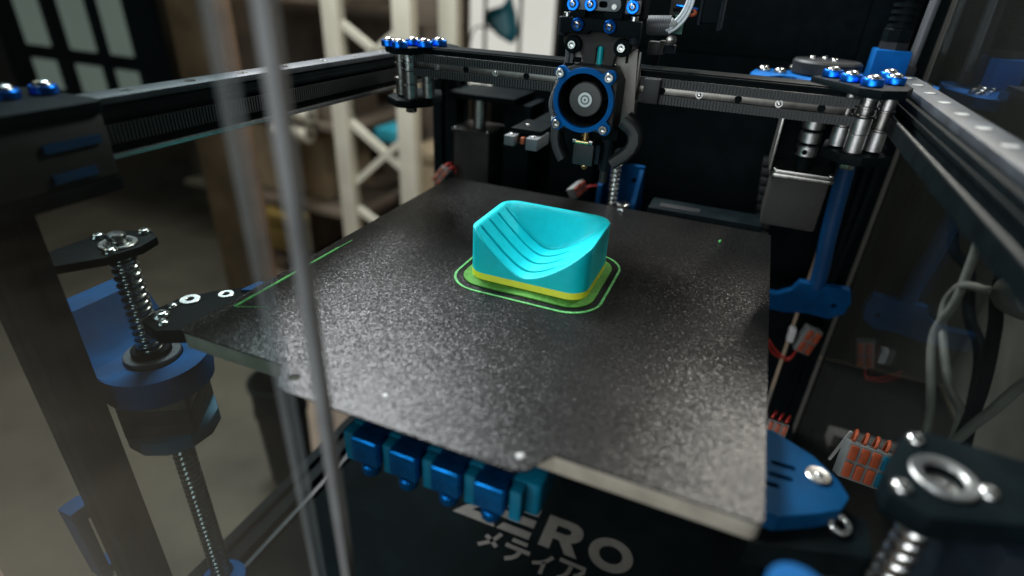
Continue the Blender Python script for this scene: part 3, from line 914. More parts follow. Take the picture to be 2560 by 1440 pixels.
MB().cyl((0.0225, 0.0660, 0.1570), (0.0225, 0.0660, 0.185), 0.0060, 20).build('extruder_gear_post', BLACK, th)
MB().box((-0.010, 0.0660, 0.1570), (0.036, 0.084, 0.186)).build('extruder_body', BLACK, th, 0.001)
# ducts
def duct(pts, w, hgt, m):
    P = [Vector(p) for p in pts]
    rr = []
    n = len(P)
    for i, p in enumerate(P):
        d = (P[min(i+1, n-1)]-P[max(i-1, 0)]).normalized()
        y = Vector((0, 1, 0))
        s = d.cross(y).normalized()
        w_ = w[0]+(w[1]-w[0])*i/(n-1)
        h_ = hgt
        ring = []
        for k in range(16):
            a = 2*math.pi*k/16
            cx = abs(math.cos(a))**0.5*math.copysign(1, math.cos(a))
            sx = abs(math.sin(a))**0.5*math.copysign(1, math.sin(a))
            ring.append(p+s*(cx*w_/2)+y*(sx*h_/2))
        rr.append(ring)
    return MB().rings(rr)
duct([(0.034, 0.062, 0.096), (0.040, 0.061, 0.0925), (0.0432, 0.060, 0.0885), (0.0440, 0.059, 0.084), (0.0425, 0.058, 0.0790), (0.0390, 0.057, 0.0748), (0.0350, 0.056, 0.0715), (0.0315, 0.055, 0.0685)], (0.011, 0.0085), 0.017, CHAR).build('cooling_duct', CHAR, th)
duct([(-0.0100, 0.062, 0.0900), (-0.0122, 0.061, 0.0850), (-0.0120, 0.060, 0.0790), (-0.0098, 0.058, 0.0735), (-0.0062, 0.056, 0.0685), (-0.0042, 0.055, 0.0660)], (0.008, 0.007), 0.015, CHAR).build('cooling_duct', CHAR, th)
# hotend
MB().box((0.0015, 0.0560, 0.0620), (0.0165, 0.0720, 0.0775)).build('heater_sock', CHAR, th, 0.0015)
MB().box((0.0165, 0.0600, 0.0630), (0.0200, 0.0700, 0.0770)).build('sock_flap', SLATE, th, 0.001)
MB().cyl((0.0035, 0.0555, 0.0788), (0.0125, 0.0555, 0.0788), 0.0015, 16).build('heater_clip', BRASS, th)
MB().cyl((0.0085, 0.0610, 0.0775), (0.0085, 0.0610, 0.0885), 0.0027, 18).build('heat_break', BRASS, th)
MB().box((0.0005, 0.0560, 0.0776), (0.0150, 0.0700, 0.0800)).build('heater_block', DSTEEL, th, 0.0005)
MB().lathe([(0.0025, 0), (0.0028, 0.001), (0.0028, 0.002), (0.0008, 0.0045)], (0.0090, 0.0640, 0.0618), (0, 0, -1), 18).build('nozzle', BRASS, th)
MB().box((-0.0040, 0.066, 0.0800), (0.0300, 0.0780, 0.0880)).build('heatsink_base', BLACK, th, 0.001)
MB().cyl((0.0215, 0.0740, 0.0560), (0.0215, 0.0740, 0.0800), 0.0042, 18, ch=0.0008).build('probe_body', SLATE, th)
MB().cyl((0.0215, 0.0740, 0.0470), (0.0215, 0.0740, 0.0560), 0.0030, 18).build('probe_tip', CHAR, th)
# wires down the left of the toolhead
MB().tube([(-0.0130, 0.066, 0.146), (-0.0120, 0.068, 0.137), (-0.0128, 0.069, 0.126), (-0.0170, 0.068, 0.114), (-0.0200, 0.066, 0.104), (-0.0200, 0.065, 0.098), (-0.0175, 0.064, 0.092)], 0.0017).build('wire_loom', SLEEVE, th)
MB().tube([(-0.0100, 0.067, 0.146), (-0.0090, 0.069, 0.137), (-0.0098, 0.070, 0.126), (-0.0125, 0.069, 0.114), (-0.0160, 0.067, 0.104), (-0.0165, 0.066, 0.096)], 0.0015).build('wire_loom', SLEEVE, th)
MB().tube([(-0.0185, 0.064, 0.0925), (-0.0168, 0.063, 0.0875), (-0.0120, 0.061, 0.0840), (-0.0085, 0.060, 0.0835)], 0.0008).build('white_lead', WWIRE, th)
MB().tube([(-0.0160, 0.063, 0.0965), (-0.0140, 0.062, 0.0972), (-0.0120, 0.061, 0.0985)], 0.0008).build('red_lead', RED, th)
for p, q in (((-0.0135, 0.0695, 0.1268), (-0.0075, 0.0695, 0.1268)), ((-0.0185, 0.067, 0.1095), (-0.0130, 0.067, 0.1095))):
    MB().bar(p, q, 0.0050, 0.0016).build('cable_tie', BLACK, th)
MB().box((-0.0155, 0.0570, 0.0890), (-0.0050, 0.0660, 0.0925)).build('white_insulation', WHITE, th, 0.001)

# umbilical behind the toolhead
um = thing('cable_umbilical', 'grey braided sleeve with white wires leaving the toolhead to the right', 'cable', (0.04, 0.1, 0.15))
MB().tube([(0.0335, 0.1, 0.1525), (0.0415, 0.1, 0.1530), (0.0490, 0.1, 0.1535)], 0.0062, 24).build('braided_sleeve', SLEEVE, um)
MB().tube([(0.046, 0.1, 0.1537), (0.0505, 0.098, 0.1540), (0.0525, 0.098, 0.1562)], 0.0042, 16).build('sleeve_core', LGREY, um)
for k, (dx, dz) in enumerate(((0, 0), (0.0018, -0.0012), (-0.0012, 0.0014))):
    MB().tube([(0.0470+dx, 0.095, 0.1505+dz), (0.0520+dx, 0.095, 0.1540+dz), (0.0565+dx, 0.096, 0.1600+dz), (0.0590+dx, 0.097, 0.1680+dz), (0.0600+dx, 0.098, 0.178)], 0.0010).build('white_wire', WWIRE, um)
MB().tube([(0.058, 0.102, 0.166), (0.0585, 0.100, 0.1625), (0.0605, 0.100, 0.1605), (0.0635, 0.101, 0.1615), (0.0620, 0.103, 0.1635)], 0.0011).build('orange_wire', ORANGE, um)
MB().tube([(0.050, 0.104, 0.1655), (0.056, 0.103, 0.1650), (0.0640, 0.104, 0.1640)], 0.0010).build('blue_wire', BLUEA, um)
em = thing('extruder_motor', 'dark square extruder motor with green circuit board behind the toolhead', 'motor', (0.06, 0.11, 0.15))
MB().box((0.0660, 0.104, 0.1560), (0.0800, 0.125, 0.190)).build('housing', BLACKP, em, 0.002)
MB().box((0.0652, 0.1030, 0.1545), (0.0672, 0.1260, 0.190)).build('end_plate', SLATE, em, 0.0006)
MB().box((0.0782, 0.1030, 0.1520), (0.0802, 0.1260, 0.190)).build('end_plate', SLATE, em, 0.0006)
MB().box((0.0500, 0.106, 0.1480), (0.0560, 0.108, 0.1600)).build('circuit_board', PCB, em, 0.0003)
MB().box((0.0455, 0.108, 0.1590), (0.0570, 0.112, 0.190)).build('driver_board', CARBON, em, 0.0005)
MB().box((0.0480, 0.104, 0.1620), (0.0560, 0.1078, 0.1640)).build('socket', BLACK, em, 0.0003)
MB().box((0.0340, 0.110, 0.1330), (0.0420, 0.118, 0.1420)).build('sensor_block', CHAR, em, 0.001)
MB().box((0.0420, 0.108, 0.1340), (0.0455, 0.116, 0.1430)).build('sensor_bracket', CARBON, em, 0.0006)
MB().box((0.0458, 0.1085, 0.1352), (0.0530, 0.114, 0.1408)).build('sensor_tip', SLATE, em, 0.0006)
MB().lathe([(0.002, 0), (0.0035, 0.001), (0.0035, 0.004), (0.0015, 0.005)], (0.0500, 0.103, 0.1445), (0.3, -1, 0)).build('brass_joint', DSTEEL, em)
MB().box((0.038, 0.114, 0.105), (0.0422, 0.119, 0.133)).build('sensor_leg', BLACK, em)

# endstop fork behind left of the toolhead
es = thing('endstop_fork', 'two pronged grey sensor block with a red centre behind the ducts', 'sensor', (-0.055, 0.1, 0.055))
MB().box((-0.0700, 0.100, 0.0560), (-0.0610, 0.130, 0.0640)).build('prong', MGREY, es, 0.0006)
MB().box((-0.0510, 0.100, 0.0545), (-0.0410, 0.130, 0.0640)).build('prong', MGREY, es, 0.0006)
MB().box((-0.0610, 0.112, 0.0560), (-0.0510, 0.130, 0.0630)).build('bridge', BLACK, es, 0.0004)
MB().box((-0.0580, 0.1060, 0.0570), (-0.0548, 0.1118, 0.0622)).build('red_chip', ORANGE, es, 0.0003)
MB().box((-0.0690, 0.112, 0.0642), (-0.0420, 0.150, 0.0680)).build('mount', BLACK, es, 0.0006)
for x, y in ((-0.0655, 0.106), (-0.0465, 0.106), (-0.060, 0.128)):
    screw(es, (x, y, 0.0641 if y < 0.11 else 0.0681), (0, 0, 1), 0.0017, 'button')
MB().bar((-0.055, 0.15, 0.066), (-0.055, 0.295, 0.066), 0.016, 0.004).build('arm', BLACK, es)

# ================================================================== bed
bed = thing('heated_bed', 'thick aluminium heated bed plate under the textured sheet', 'print bed', (0, 0, -0.02))
MB().prism(rrect(-0.1500, 0.1500, -0.1558, 0.1560, 0.004), -0.0105, -0.0012).build('plate', BEDALU, bed, 0.0006)
MB().prism(rrect(-0.1400, 0.1400, -0.1450, 0.1450, 0.004), -0.0135, -0.0107).build('heater_mat', BLACKP, bed)
MB().box((0.046, 0.160, -0.012), (0.142, 0.190, 0.004)).build('terminal_cover', BLACKP, bed, 0.002)
MB().box((0.055, 0.1655, 0.0042), (0.09, 0.1755, 0.0046)).build('cover_rib', CHAR, bed)
MB().bar((-0.145, 0.150, -0.008), (0.145, 0.150, -0.008), 0.020, 0.006).build('cross_member', BLACK, bed)

sh = thing('build_sheet', 'black textured steel build sheet with pull tab lying on the bed', 'build sheet', (0, 0, -0.0012))
out = []
for p in rrect(-0.1498, 0.1498, -0.1562, 0.1562, 0.003, 4):
    out.append(p)
# insert the pull tab into the front edge (between the two front corners, running +x)
k = max(i for i, p in enumerate(out) if p[0] < 0 and p[1] < -0.15)
tab = [(-0.0790, -0.1562), (-0.0735, -0.1650), (-0.0690, -0.1705), (-0.0640, -0.1718), (0.0530, -0.1718), (0.0590, -0.1690), (0.0620, -0.1625), (0.0660, -0.1562)]
out = out[:k+1]+tab+out[k+1:]
MB().prism(out, -0.0010, 0.0, [circ(-0.0670, -0.1618, 0.0026, 16), circ(0.0532, -0.1630, 0.0022, 16)]).build('sheet', PEI, sh)
MB().lathe([(0.0021, 0), (0.0021, 0.0012), (0.0015, 0.0018), (0.0002, 0.0019)], (0.0532, -0.1630, -0.0012), (0, 0, 1), 16).build('locating_pin', LGREY, sh)
MB().lathe([(0.0013, 0), (0.0011, 0.0003), (0.0002, 0.0004)], (-0.0195, -0.1540, 0.0), (0, 0, 1), 12).build('fleck', LGREY, sh)

# purge line, skirt, brim, part
o = MB()
o.prism(stroke([(-0.1428, -0.1246), (-0.1424, -0.100), (-0.1418, -0.060), (-0.1414, -0.030)], 0.0017), 0.0, 0.0007)
o.prism(stroke([(-0.1414, -0.030), (-0.1411, -0.0150)], 0.0008), 0.0, 0.0004)
pl = o.build('purge_line', MINT)
tag(pl, 'long thin mint green purge line along the left side of the sheet', 'purge line')
MB().prism(stroke([(-0.1415, -0.1238), (-0.132, -0.1195), (-0.1255, -0.1160)], 0.0003), 0.0, 0.0003).build('loose_strand', MINT, pl)
PX0, PX1, PY0, PY1, PR = -0.0398, 0.0412, -0.0280, 0.0372, 0.0125
g = MB().prism(rrect(PX0-0.0100, PX1+0.0110, PY0-0.0158, PY1+0.0120, PR+0.0105, 14), 0.0001, 0.0006,
               [rrect(PX0-0.0082, PX1+0.0092, PY0-0.0140, PY1+0.0102, PR+0.0087, 14)]).build('skirt_loop', MINT, None, 0.0002, 1)
tag(g, 'thin mint green skirt outline printed around the turquoise part', 'skirt')
sc = MB().lathe([(0.0006, 0), (0.0011, 0.0008), (0.0009, 0.002), (0.0003, 0.0026)], (0.1116, 0.1166, 0.0), (0.25, 0, 1), 8).build('filament_scrap', MINT)
tag(sc, 'tiny green filament blob alone on the right of the sheet', 'filament scrap')
sc2 = MB().tube([(0.022, 0.147, 0.0008), (0.025, 0.1475, 0.0014), (0.027, 0.1455, 0.0008)], 0.0005, 6, 3).build('filament_scrap', WWIRE)
tag(sc2, 'tiny pale filament curl near the back edge of the sheet', 'filament scrap')

dish = thing('printed_dish', 'turquoise printed soap dish with grooved scoop and yellow base layers', 'printed part', (0, 0.005, 0))
MB().prism(rrect(PX0-0.0042, PX1+0.0052, PY0-0.0085, PY1+0.0045, PR+0.0045, 14), 0.0001, 0.0010).build('brim', BRIM, dish, 0.0003, 1)
ZY = 0.0056
H = 0.0352
def half_w(y, ins=0.0):
    x0, x1, y0, y1, r = PX0+ins, PX1-ins, PY0+ins, PY1-ins, PR-ins
    if y < y0+r:
        q = y0+r-y
    elif y > y1-r:
        q = y-(y1-r)
    else:
        q = 0
    return (x1-x0)/2-r+math.sqrt(max(0, r*r-q*q)) if q else (x1-x0)/2
CXP = (PX0+PX1)/2
def sst(a, b, x):
    t = min(1, max(0, (x-a)/(b-a)))
    return t*t*(3-2*t)
GR = [-0.0185, -0.0050, 0.0085, 0.0215]
def top_z(x, y):
    a = abs(x-CXP)/(0.0362 if x < CXP else 0.0398)
    c = 0.30
    g = (math.sqrt(a*a+0.1225)-0.35)/(math.sqrt(1.1225)-0.35) if x < CXP else a**1.6
    p = 0.0088+(H-0.0088)*g
    # soften the meeting with the rim
    d = H-p
    k = 0.0007
    z = H-(0.5*(d+math.sqrt(d*d+k*k))-0.5*k*0.35)
    z = min(z, H)
    if a > 1:
        z = H
    # grooves: steep front, gentle back
    dx = x-CXP
    f = sst(-0.0350, -0.0325, dx)*(1-sst(0.010, 0.030, dx))
    for yg in GR:
        t = y-yg
        if -0.0004 < t < 0.0065:
            q = sst(-0.0004, 0.0, t)*(1-sst(0.0015, 0.0024, t))
            z -= (0.0040*q)*f
    # back wall
    w = sst(PY1-0.0125, PY1-0.0034, y)
    z = z*(1-w)+H*w
    return z
NX, NY = 100, 250
def part_grid():
    mb = MB()
    bm = mb.bm
    rows = []
    e = 0.0014            # rounded top edge
    ys = [PY0+e*(1-math.cos(math.pi/2*i/4)) for i in range(4)]
    ys += [PY0+e+(PY1-PY0-2*e)*i/(NY) for i in range(NY+1)]
    ys += [PY1-e*(1-math.cos(math.pi/2*(3-i)/4)) for i in range(4)]
    us = [-1+0.0345*(1-math.cos(math.pi/2*i/4)) for i in range(4)]
    us += [-1+0.0345+(2-0.069)*i/NX for i in range(NX+1)]
    us += [1-0.0345*(1-math.cos(math.pi/2*(3-i)/4)) for i in range(4)]
    def drop(x, y):
        # distance to the outline, for the rounded lip
        qx = max(abs(x-CXP)-((PX1-PX0)/2-PR), 0)
        qy = max(abs(y-(PY0+PY1)/2)-((PY1-PY0)/2-PR), 0)
        d = PR-math.hypot(qx, qy) if (qx > 0 and qy > 0) else min((PX1-PX0)/2-abs(x-CXP), (PY1-PY0)/2-abs(y-(PY0+PY1)/2))
        if d < e:
            t = max(0, (e-d))/e
            return e*(1-math.sqrt(max(0, 1-t*t)))
        return 0
    for y in ys:
        w = half_w(y)
        rows.append([bm.verts.new((CXP+u*w, y, top_z(CXP+u*w, y)-drop(CXP+u*w, y))) for u in us])
    for j in range(len(rows)-1):
        for i in range(len(us)-1):
            bm.faces.new((rows[j][i], rows[j][i+1], rows[j+1][i+1], rows[j+1][i]))
    loop = rows[0][:]+[r[-1] for r in rows[1:-1]]+rows[-1][::-1]+[r[0] for r in rows[-2:0:-1]]
    prev = loop
    NZ = 6
    for k in range(1, NZ+1):
        cur = [bm.verts.new((v.co.x, v.co.y, v.co.z+(ZY-v.co.z)*k/NZ)) for v in loop]
        n = len(loop)
        for i in range(n):
            bm.faces.new((prev[i], prev[(i+1) % n], cur[(i+1) % n], cur[i]))
        prev = cur
    return mb
part_grid().build('dish_body', TURQ, dish, ang=60)
MB().prism(rrect(PX0, PX1, PY0, PY1, PR, 16), 0.0009, ZY).build('base_layers', YEL, dish)

# ================================================================== leadscrews
def ballscrew(name, x, y, z0, z1, r, pitch, parent, m=STEEL):
    mb = MB()
    per = 10
    seg = 20
    n = int((z1-z0)/pitch*per)
    rr = []
    for i in range(n+1):
        z = z0+(z1-z0)*i/n
        ring = []
        for j in range(seg):
            t = 2*math.pi*j/seg
            ph = (z/pitch-j/seg) % 1.0
            q = math.sin(math.pi*min(1, max(0, (ph-0.12)/0.76)))
            rad = r*(1-0.17*q)
            ring.append((x+rad*math.cos(t), y+rad*math.sin(t), z))
        rr.append(ring)
    return mb.rings(rr).build(name, m, parent, ang=80)
# ---- left screw
ls = thing('left_leadscrew', 'steel ball screw with blue bracket nut beside the front left bed corner', 'lead screw', (-0.2225, -0.13, -0.32))
LX, LY = -0.2225, -0.130
ballscrew('threaded_shaft', LX, LY, -0.318, 0.020, 0.0079, 0.005, ls)
MB().prism([(LX+0.014, LY+0.004), (LX+0.010, LY+0.018), (LX-0.002, LY+0.024), (LX-0.014, LY+0.016), (LX-0.024, LY+0.004), (LX-0.024, LY-0.040), (LX-0.006, LY-0.040), (LX+0.010, LY-0.016)], 0.0200, 0.0255).build('bearing_flange', BLACK, ls, 0.001)
MB().ring((LX, LY, 0.0256), (0, 0, 1), 0.0105, 0.0062, 0.0012, 36).build('bearing_ring', DSTEEL, ls)
MB().ring((LX, LY, 0.0262), (0, 0, 1), 0.0078, 0.0056, 0.0012, 36).build('bearing_ring', STEEL, ls)
MB().cyl((LX, LY, 0.0200), (LX, LY, 0.0325), 0.0052, 24, ch=0.0008).build('shaft_end', STEEL, ls)
for p in ((-0.2410, -0.1292), (-0.2245, -0.1115), (-0.2165, -0.1395)):
    screw(ls, (p[0], p[1], 0.0256), (0, 0, 1), 0.0042, 'button')
# nut carrier
def dshape(cx, cy, r, back, n=18):
    P = [(cx+r*math.cos(R(a)), cy+r*math.sin(R(a))) for a in [-150+ (150+40)*i/n for i in range(n+1)]]
    return P
lowp = dshape(LX, LY, 0.034, 0)+[(LX+0.012, LY+0.034), (LX-0.018, LY+0.034)]
MB().prism(lowp, -0.0800, -0.0600, [circ(LX, LY, 0.0175, 30)]).build('nut_bracket', BLUE, ls, 0.0015)
wallp = [(-0.2900, -0.0370), (-0.2830, -0.0285), (-0.2660, -0.0300), (-0.2560, -0.0470), (-0.2480, -0.0560), (-0.2400, -0.0597), (-0.2230, -0.0597), (-0.2230, -0.0803), (-0.2600, -0.0803), (-0.2720, -0.0690)]
MB().prism(wallp, LY-0.0330, LY+0.034, fr=XZ).build('bracket_wall', BLUE, ls, 0.0015)
MB().ring((LX, LY, -0.0600), (0, 0, 1), 0.0172, 0.0085, 0.0030, 36).build('nut_flange', GREYRAIL, ls)
MB().ring((LX, LY, -0.0572), (0, 0, 1), 0.0120, 0.0082, 0.0040, 36).build('nut_collar', BLACK, ls)
MB().cyl((LX, LY, -0.0598), (LX, LY, -0.079), 0.0160, 24).build('nut_core', BLACK, ls)
def octo(cx, cy, r, rot, n=8):
    return [(cx+r*math.cos(rot+2*math.pi*i/n), cy+r*math.sin(rot+2*math.pi*i/n)) for i in range(n)]
for z0, z1, m in ((-0.0905, -0.0802, DSTEEL), (-0.1015, -0.0912, CARBON), (-0.1120, -0.1022, CARBON)):
    ca, sa = math.cos(R(33)), math.sin(R(33))
    MB().prism([(LX+p*ca-q*sa, LY+p*sa+q*ca) for p, q in rrect(-0.0225, 0.0225, -0.0225, 0.0225, 0.0025, 3)], z0, z1).build('coupling_disc', m, ls, 0.0006)
MB().prism(octo(LX, LY, 0.030, 0.2, 12), -0.1235, -0.1123).build('lower_clamp', CYAN, ls, 0.0012)
for o in list(COL.objects):
    if o.parent == ls and o.name.split('.')[0] in ('nut_bracket', 'bracket_wall', 'nut_flange', 'nut_collar', 'nut_core', 'coupling_disc', 'lower_clamp'):
        o.location.z += 0.004
# bed arm
ar = thing('left_bed_arm', 'black arm with round screw heads joining the left bed edge to its screw', 'bracket', (-0.18, -0.115, -0.02))
MB().prism([(-0.1965, -0.146), (-0.180, -0.150), (-0.151, -0.134), (-0.151, -0.085), (-0.172, -0.085), (-0.188, -0.100), (-0.2000, -0.118), (-0.2010, -0.132)], -0.0220, -0.0125).build('arm', BLACK, ar, 0.001)
MB().ring((-0.1918, -0.1160, -0.0124), (0, 0, 1), 0.0062, 0.0022, 0.0008, 24).build('washer', ALU, ar)
MB().ring((-0.1774, -0.1010, -0.0124), (0, 0, 1), 0.0050, 0.0020, 0.0008, 24).build('washer', ALU, ar)
screw(ar, (-0.1905, -0.1377, -0.0124), (0, 0, 1), 0.0052, 'button')
screw(ar, (-0.1945, -0.1265, -0.0124), (0, 0, 1), 0.0032, 'button')
screw(ar, (-0.1825, -0.1430, -0.0124), (0, 0, 1), 0.0034, 'button')
MB().prism([(-0.172, -0.094), (-0.1512, -0.086), (-0.1512, -0.076), (-0.170, -0.080)], -0.0124, -0.0106).build('blue_tab', BLUE, ar, 0.0005)
# foot of left screw
MB().prism(octo(LX+0.006, LY-0.004, 0.018, 0.1, 16), -0.2895, -0.2840, [circ(LX, LY, 0.0090, 24)]).build('foot_block', BLUE, ls, 0.001)

# ---- right screw
rs = thing('right_leadscrew', 'blurred bearing ring and ball screw at the lower right foreground', 'lead screw', (0.2028, -0.131, -0.32))
RX, RY = 0.2040, -0.1320
ballscrew('threaded_shaft', RX, RY, -0.318, 0.022, 0.0062, 0.0062, rs)
MB().prism([(RX-0.019, RY-0.015), (RX-0.008, RY-0.022), (RX+0.016, RY-0.014), (RX+0.042, RY-0.002), (RX+0.042, RY+0.024), (RX+0.0, RY+0.027), (RX-0.011, RY+0.018), (RX-0.019, RY-0.004)], 0.0140, 0.0250, [circ(RX, RY, 0.0066, 24)]).build('bearing_flange', BLACKP, rs, 0.0015)
MB().ring((RX, RY, 0.0251), (0, 0, 1), 0.0110, 0.0068, 0.0018, 40).build('bearing_ring', ALU, rs)
MB().cyl((RX, RY, 0.010), (RX, RY, 0.0225), 0.0058, 24).build('shaft_end', DSTEEL, rs)
for p in ((0.1986, -0.1127), (0.1889, -0.1430), (0.2175, -0.1330)):
    screw(rs, (p[0], p[1], 0.0251), (0, 0, 1), 0.0036, 'button')
MB().prism([(RX+0.010, RY+0.024), (RX+0.012, RY-0.004), (RX+0.020, RY-0.016), (RX+0.0455, RY-0.016), (RX+0.0455, RY+0.026)], -0.075, 0.0138).build('bearing_housing', SLATE, rs, 0.002)
MB().prism(circ(0.1525, -0.205, 0.0085, 24), -0.01, 0.030).build('blue_cap', BLUE, rs, 0.003, 3)
ar = thing('right_bed_arm', 'shade-darkened blue printed arm with steel washer joining the right bed edge', 'bracket', (0.17, -0.095, -0.03))
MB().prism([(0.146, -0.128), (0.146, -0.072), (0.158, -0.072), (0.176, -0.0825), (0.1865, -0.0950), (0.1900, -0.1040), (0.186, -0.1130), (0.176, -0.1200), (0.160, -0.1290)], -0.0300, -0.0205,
           [rrect(0.1545, 0.1605, -0.112, -0.1095, 0.001, 2), rrect(0.156, 0.1665, -0.105, -0.1025, 0.001, 2), rrect(0.157, 0.168, -0.097, -0.0945, 0.001, 2)]).build('arm', BLUESHADE, ar, 0.001)
MB().lathe([(0.0056, 0), (0.0056, 0.0012), (0.0050, 0.0016), (0.0012, 0.0013)], (0.1773, -0.0967, -0.0204), (0, 0, 1), 28).build('washer', STEEL, ar)
screw(ar, (0.1773, -0.0967, -0.0192), (0, 0, 1), 0.0022, 'button')
MB().ring((0.1862, -0.1150, -0.0290), (0.2, -0.2, 1), 0.0052, 0.0028, 0.0030, 24).build('arm_ring', STEEL, ar)
MB().prism([(0.150, -0.140), (0.20, -0.125), (0.20, -0.105), (0.150, -0.085)], -0.045, -0.0302).build('under_arm', BLACK, ar, 0.001)

# ---- back screw
bs = thing('rear_leadscrew', 'small steel ball screw between blue cheeks behind the bed', 'lead screw', (0.0068, 0.195, -0.3))
ballscrew('threaded_shaft', 0.0068, 0.195, -0.298, 0.0280, 0.0052, 0.0045, bs)
MB().prism([(0.190, -0.045), (0.190, 0.006), (0.212, 0.022), (0.218, 0.022), (0.218, -0.045)], -0.0085, -0.0040, fr=YZ).build('cheek', BLUE, bs, 0.0008)
MB().prism([(-0.0035, -0.045), (-0.0035, 0.0230), (0.0300, 0.0230), (0.0330, -0.045)], 0.2150, 0.2200, [circ(0.0215, 0.0080, 0.0028, 18)], fr=XZ).build('back_plate', BLUE, bs, 0.0008)
MB().prism([(0.190, -0.045), (0.190, -0.008), (0.212, 0.020), (0.2148, 0.020), (0.2148, -0.045)], 0.0255, 0.0300, fr=YZ).build('cheek', BLUE, bs, 0.0008)
MB().lathe([(0.0068, 0), (0.0068, 0.002), (0.005, 0.003)], (0.0185, 0.190, -0.0100), (0, 0, 1)).build('spring_cup', STEEL, bs)
MB().box((0.0005, 0.205, 0.0265), (0.0140, 0.222, 0.036)).build('top_bearing', BLACK, bs, 0.001)

# ================================================================== clamp row under the bed front
bar = thing('clamp_rail', 'teal blue plastic rail holding the clamps below the bed front', 'rail', (0, -0.14, -0.05))
MB().prism(rrect(-0.0455, 0.0600, -0.1490, -0.105, 0.003, 3), -0.0500, -0.0300).build('rail', CYAN, bar, 0.001)
for x0, x1 in ((-0.0455, -0.0395), (-0.0222, -0.0164), (0.0007, 0.0065), (0.0236, 0.0294), (0.0470, 0.0530)):
    MB().box((x0, -0.1565, -0.0495), (x1, -0.1488, -0.0305)).build('rib', CYAN, bar, 0.0008)
lab = ['blue clamp block with knob, leftmost below the bed front', 'blue clamp block with knob, second from left below the bed',
       'blue clamp block with knob, third from left below the bed', 'blue clamp block with knob, nearest the grey lettering']
proto = None
cx0 = (-0.0306, -0.0082, 0.0151, 0.0382)
def make_clamp(x):
    t = thing('clamp_block', lab[0], 'clamp', (x, -0.15, -0.045), 'blue clamp blocks under the bed front')
    MB().box((x-0.0078, -0.1605, -0.0445), (x+0.0078, -0.120, -0.0284)).build('jaw', BLUEC, t, 0.0014, 3)
    MB().lathe([(0.0028, 0), (0.0028, 0.0035)], (x-0.0005, -0.1545, -0.0479), (0, 0, 1), 18).build('stem', BRASS, t)
    def kn(k, tt):
        return 1+0.035*math.copysign(1, math.sin(tt*16)) if 1 < k < 5 else 1
    MB().lathe([(0.0038, 0), (0.0047, 0.0008), (0.0049, 0.0014), (0.0049, 0.0036), (0.0049, 0.0056), (0.0047, 0.0062), (0.0040, 0.0066), (0.0030, 0.0060)], (x-0.0005, -0.1545, -0.0545), (0, 0, 1), 96, True, kn).build('knob', BLUEC, t)
    return t
proto = make_clamp(cx0[0])
for i in (1, 2, 3):
    r = proto.copy()
    COL.objects.link(r)
    r.location.x = cx0[i]
    r['label'] = lab[i]
    for ch in proto.children:
        c = ch.copy()
        COL.objects.link(c)
        c.parent = r
        c.matrix_parent_inverse = ch.matrix_parent_inverse

# ================================================================== right rear: motor, mounts, cables
mt = thing('right_motor', 'right rear stepper motor with steel coupling in an open bracket', 'motor', (0.16, 0.18, 0.0))
MB().box((0.1390, 0.160, 0.0060), (0.1810, 0.202, 0.0470)).build('motor_can', CARBON, mt, 0.003)
MB().prism(rrect(0.1365, 0.1835, 0.1580, 0.2040, 0.004, 4), 0.0472, 0.0500).build('motor_flange', DSTEEL, mt, 0.0006)
MB().prism(rrect(0.1375, 0.1825, 0.1590, 0.2030, 0.004, 4), 0.0502, 0.0530).build('bracket_base', DSTEEL, mt, 0.0006)
MB().box((0.1350, 0.1600, 0.0520), (0.1368, 0.2040, 0.1020)).build('bracket_side', DSTEEL, mt, 0.0004)
MB().box((0.1370, 0.2020, 0.0532), (0.1830, 0.2040, 0.1020)).build('bracket_back', BLACKP, mt, 0.0004)
MB().box((0.1815, 0.1600, 0.0532), (0.1832, 0.2015, 0.1020)).build('bracket_side', BLACKP, mt, 0.0004)
MB().box((0.1350, 0.1600, 0.1022), (0.1832, 0.2040, 0.1045)).build('bracket_top', BLACK, mt, 0.0004)
cx, cy = 0.1590, 0.1720
for z0, z1 in ((0.0640, 0.0725), (0.0745, 0.0830), (0.0850, 0.1000)):
    MB().cyl((cx, cy, z0), (cx, cy, z1), 0.0082, 28, ch=0.0007).build('coupling_ring', ALU, mt)
MB().cyl((cx, cy, 0.0532), (cx, cy, 0.1020), 0.0060, 20).build('coupling_core', BLACK, mt)
for a in (0.2, 1.2):
    MB().lathe([(0.0020, 0), (0.0020, 0.0006), (0.0016, 0.0006), (0.0014, 0.0002), (0.0001, 0.0002)], (cx-0.0080*math.sin(a), cy-0.0080*math.cos(a), 0.0680), (-math.sin(a), -math.cos(a), 0), 16).build('set_screw', BLACK, mt)
for x, y in ((0.1400, 0.1610), (0.1800, 0.1610)):
    screw(mt, (x, y, 0.0531), (0, 0, 1), 0.0022, 'button')

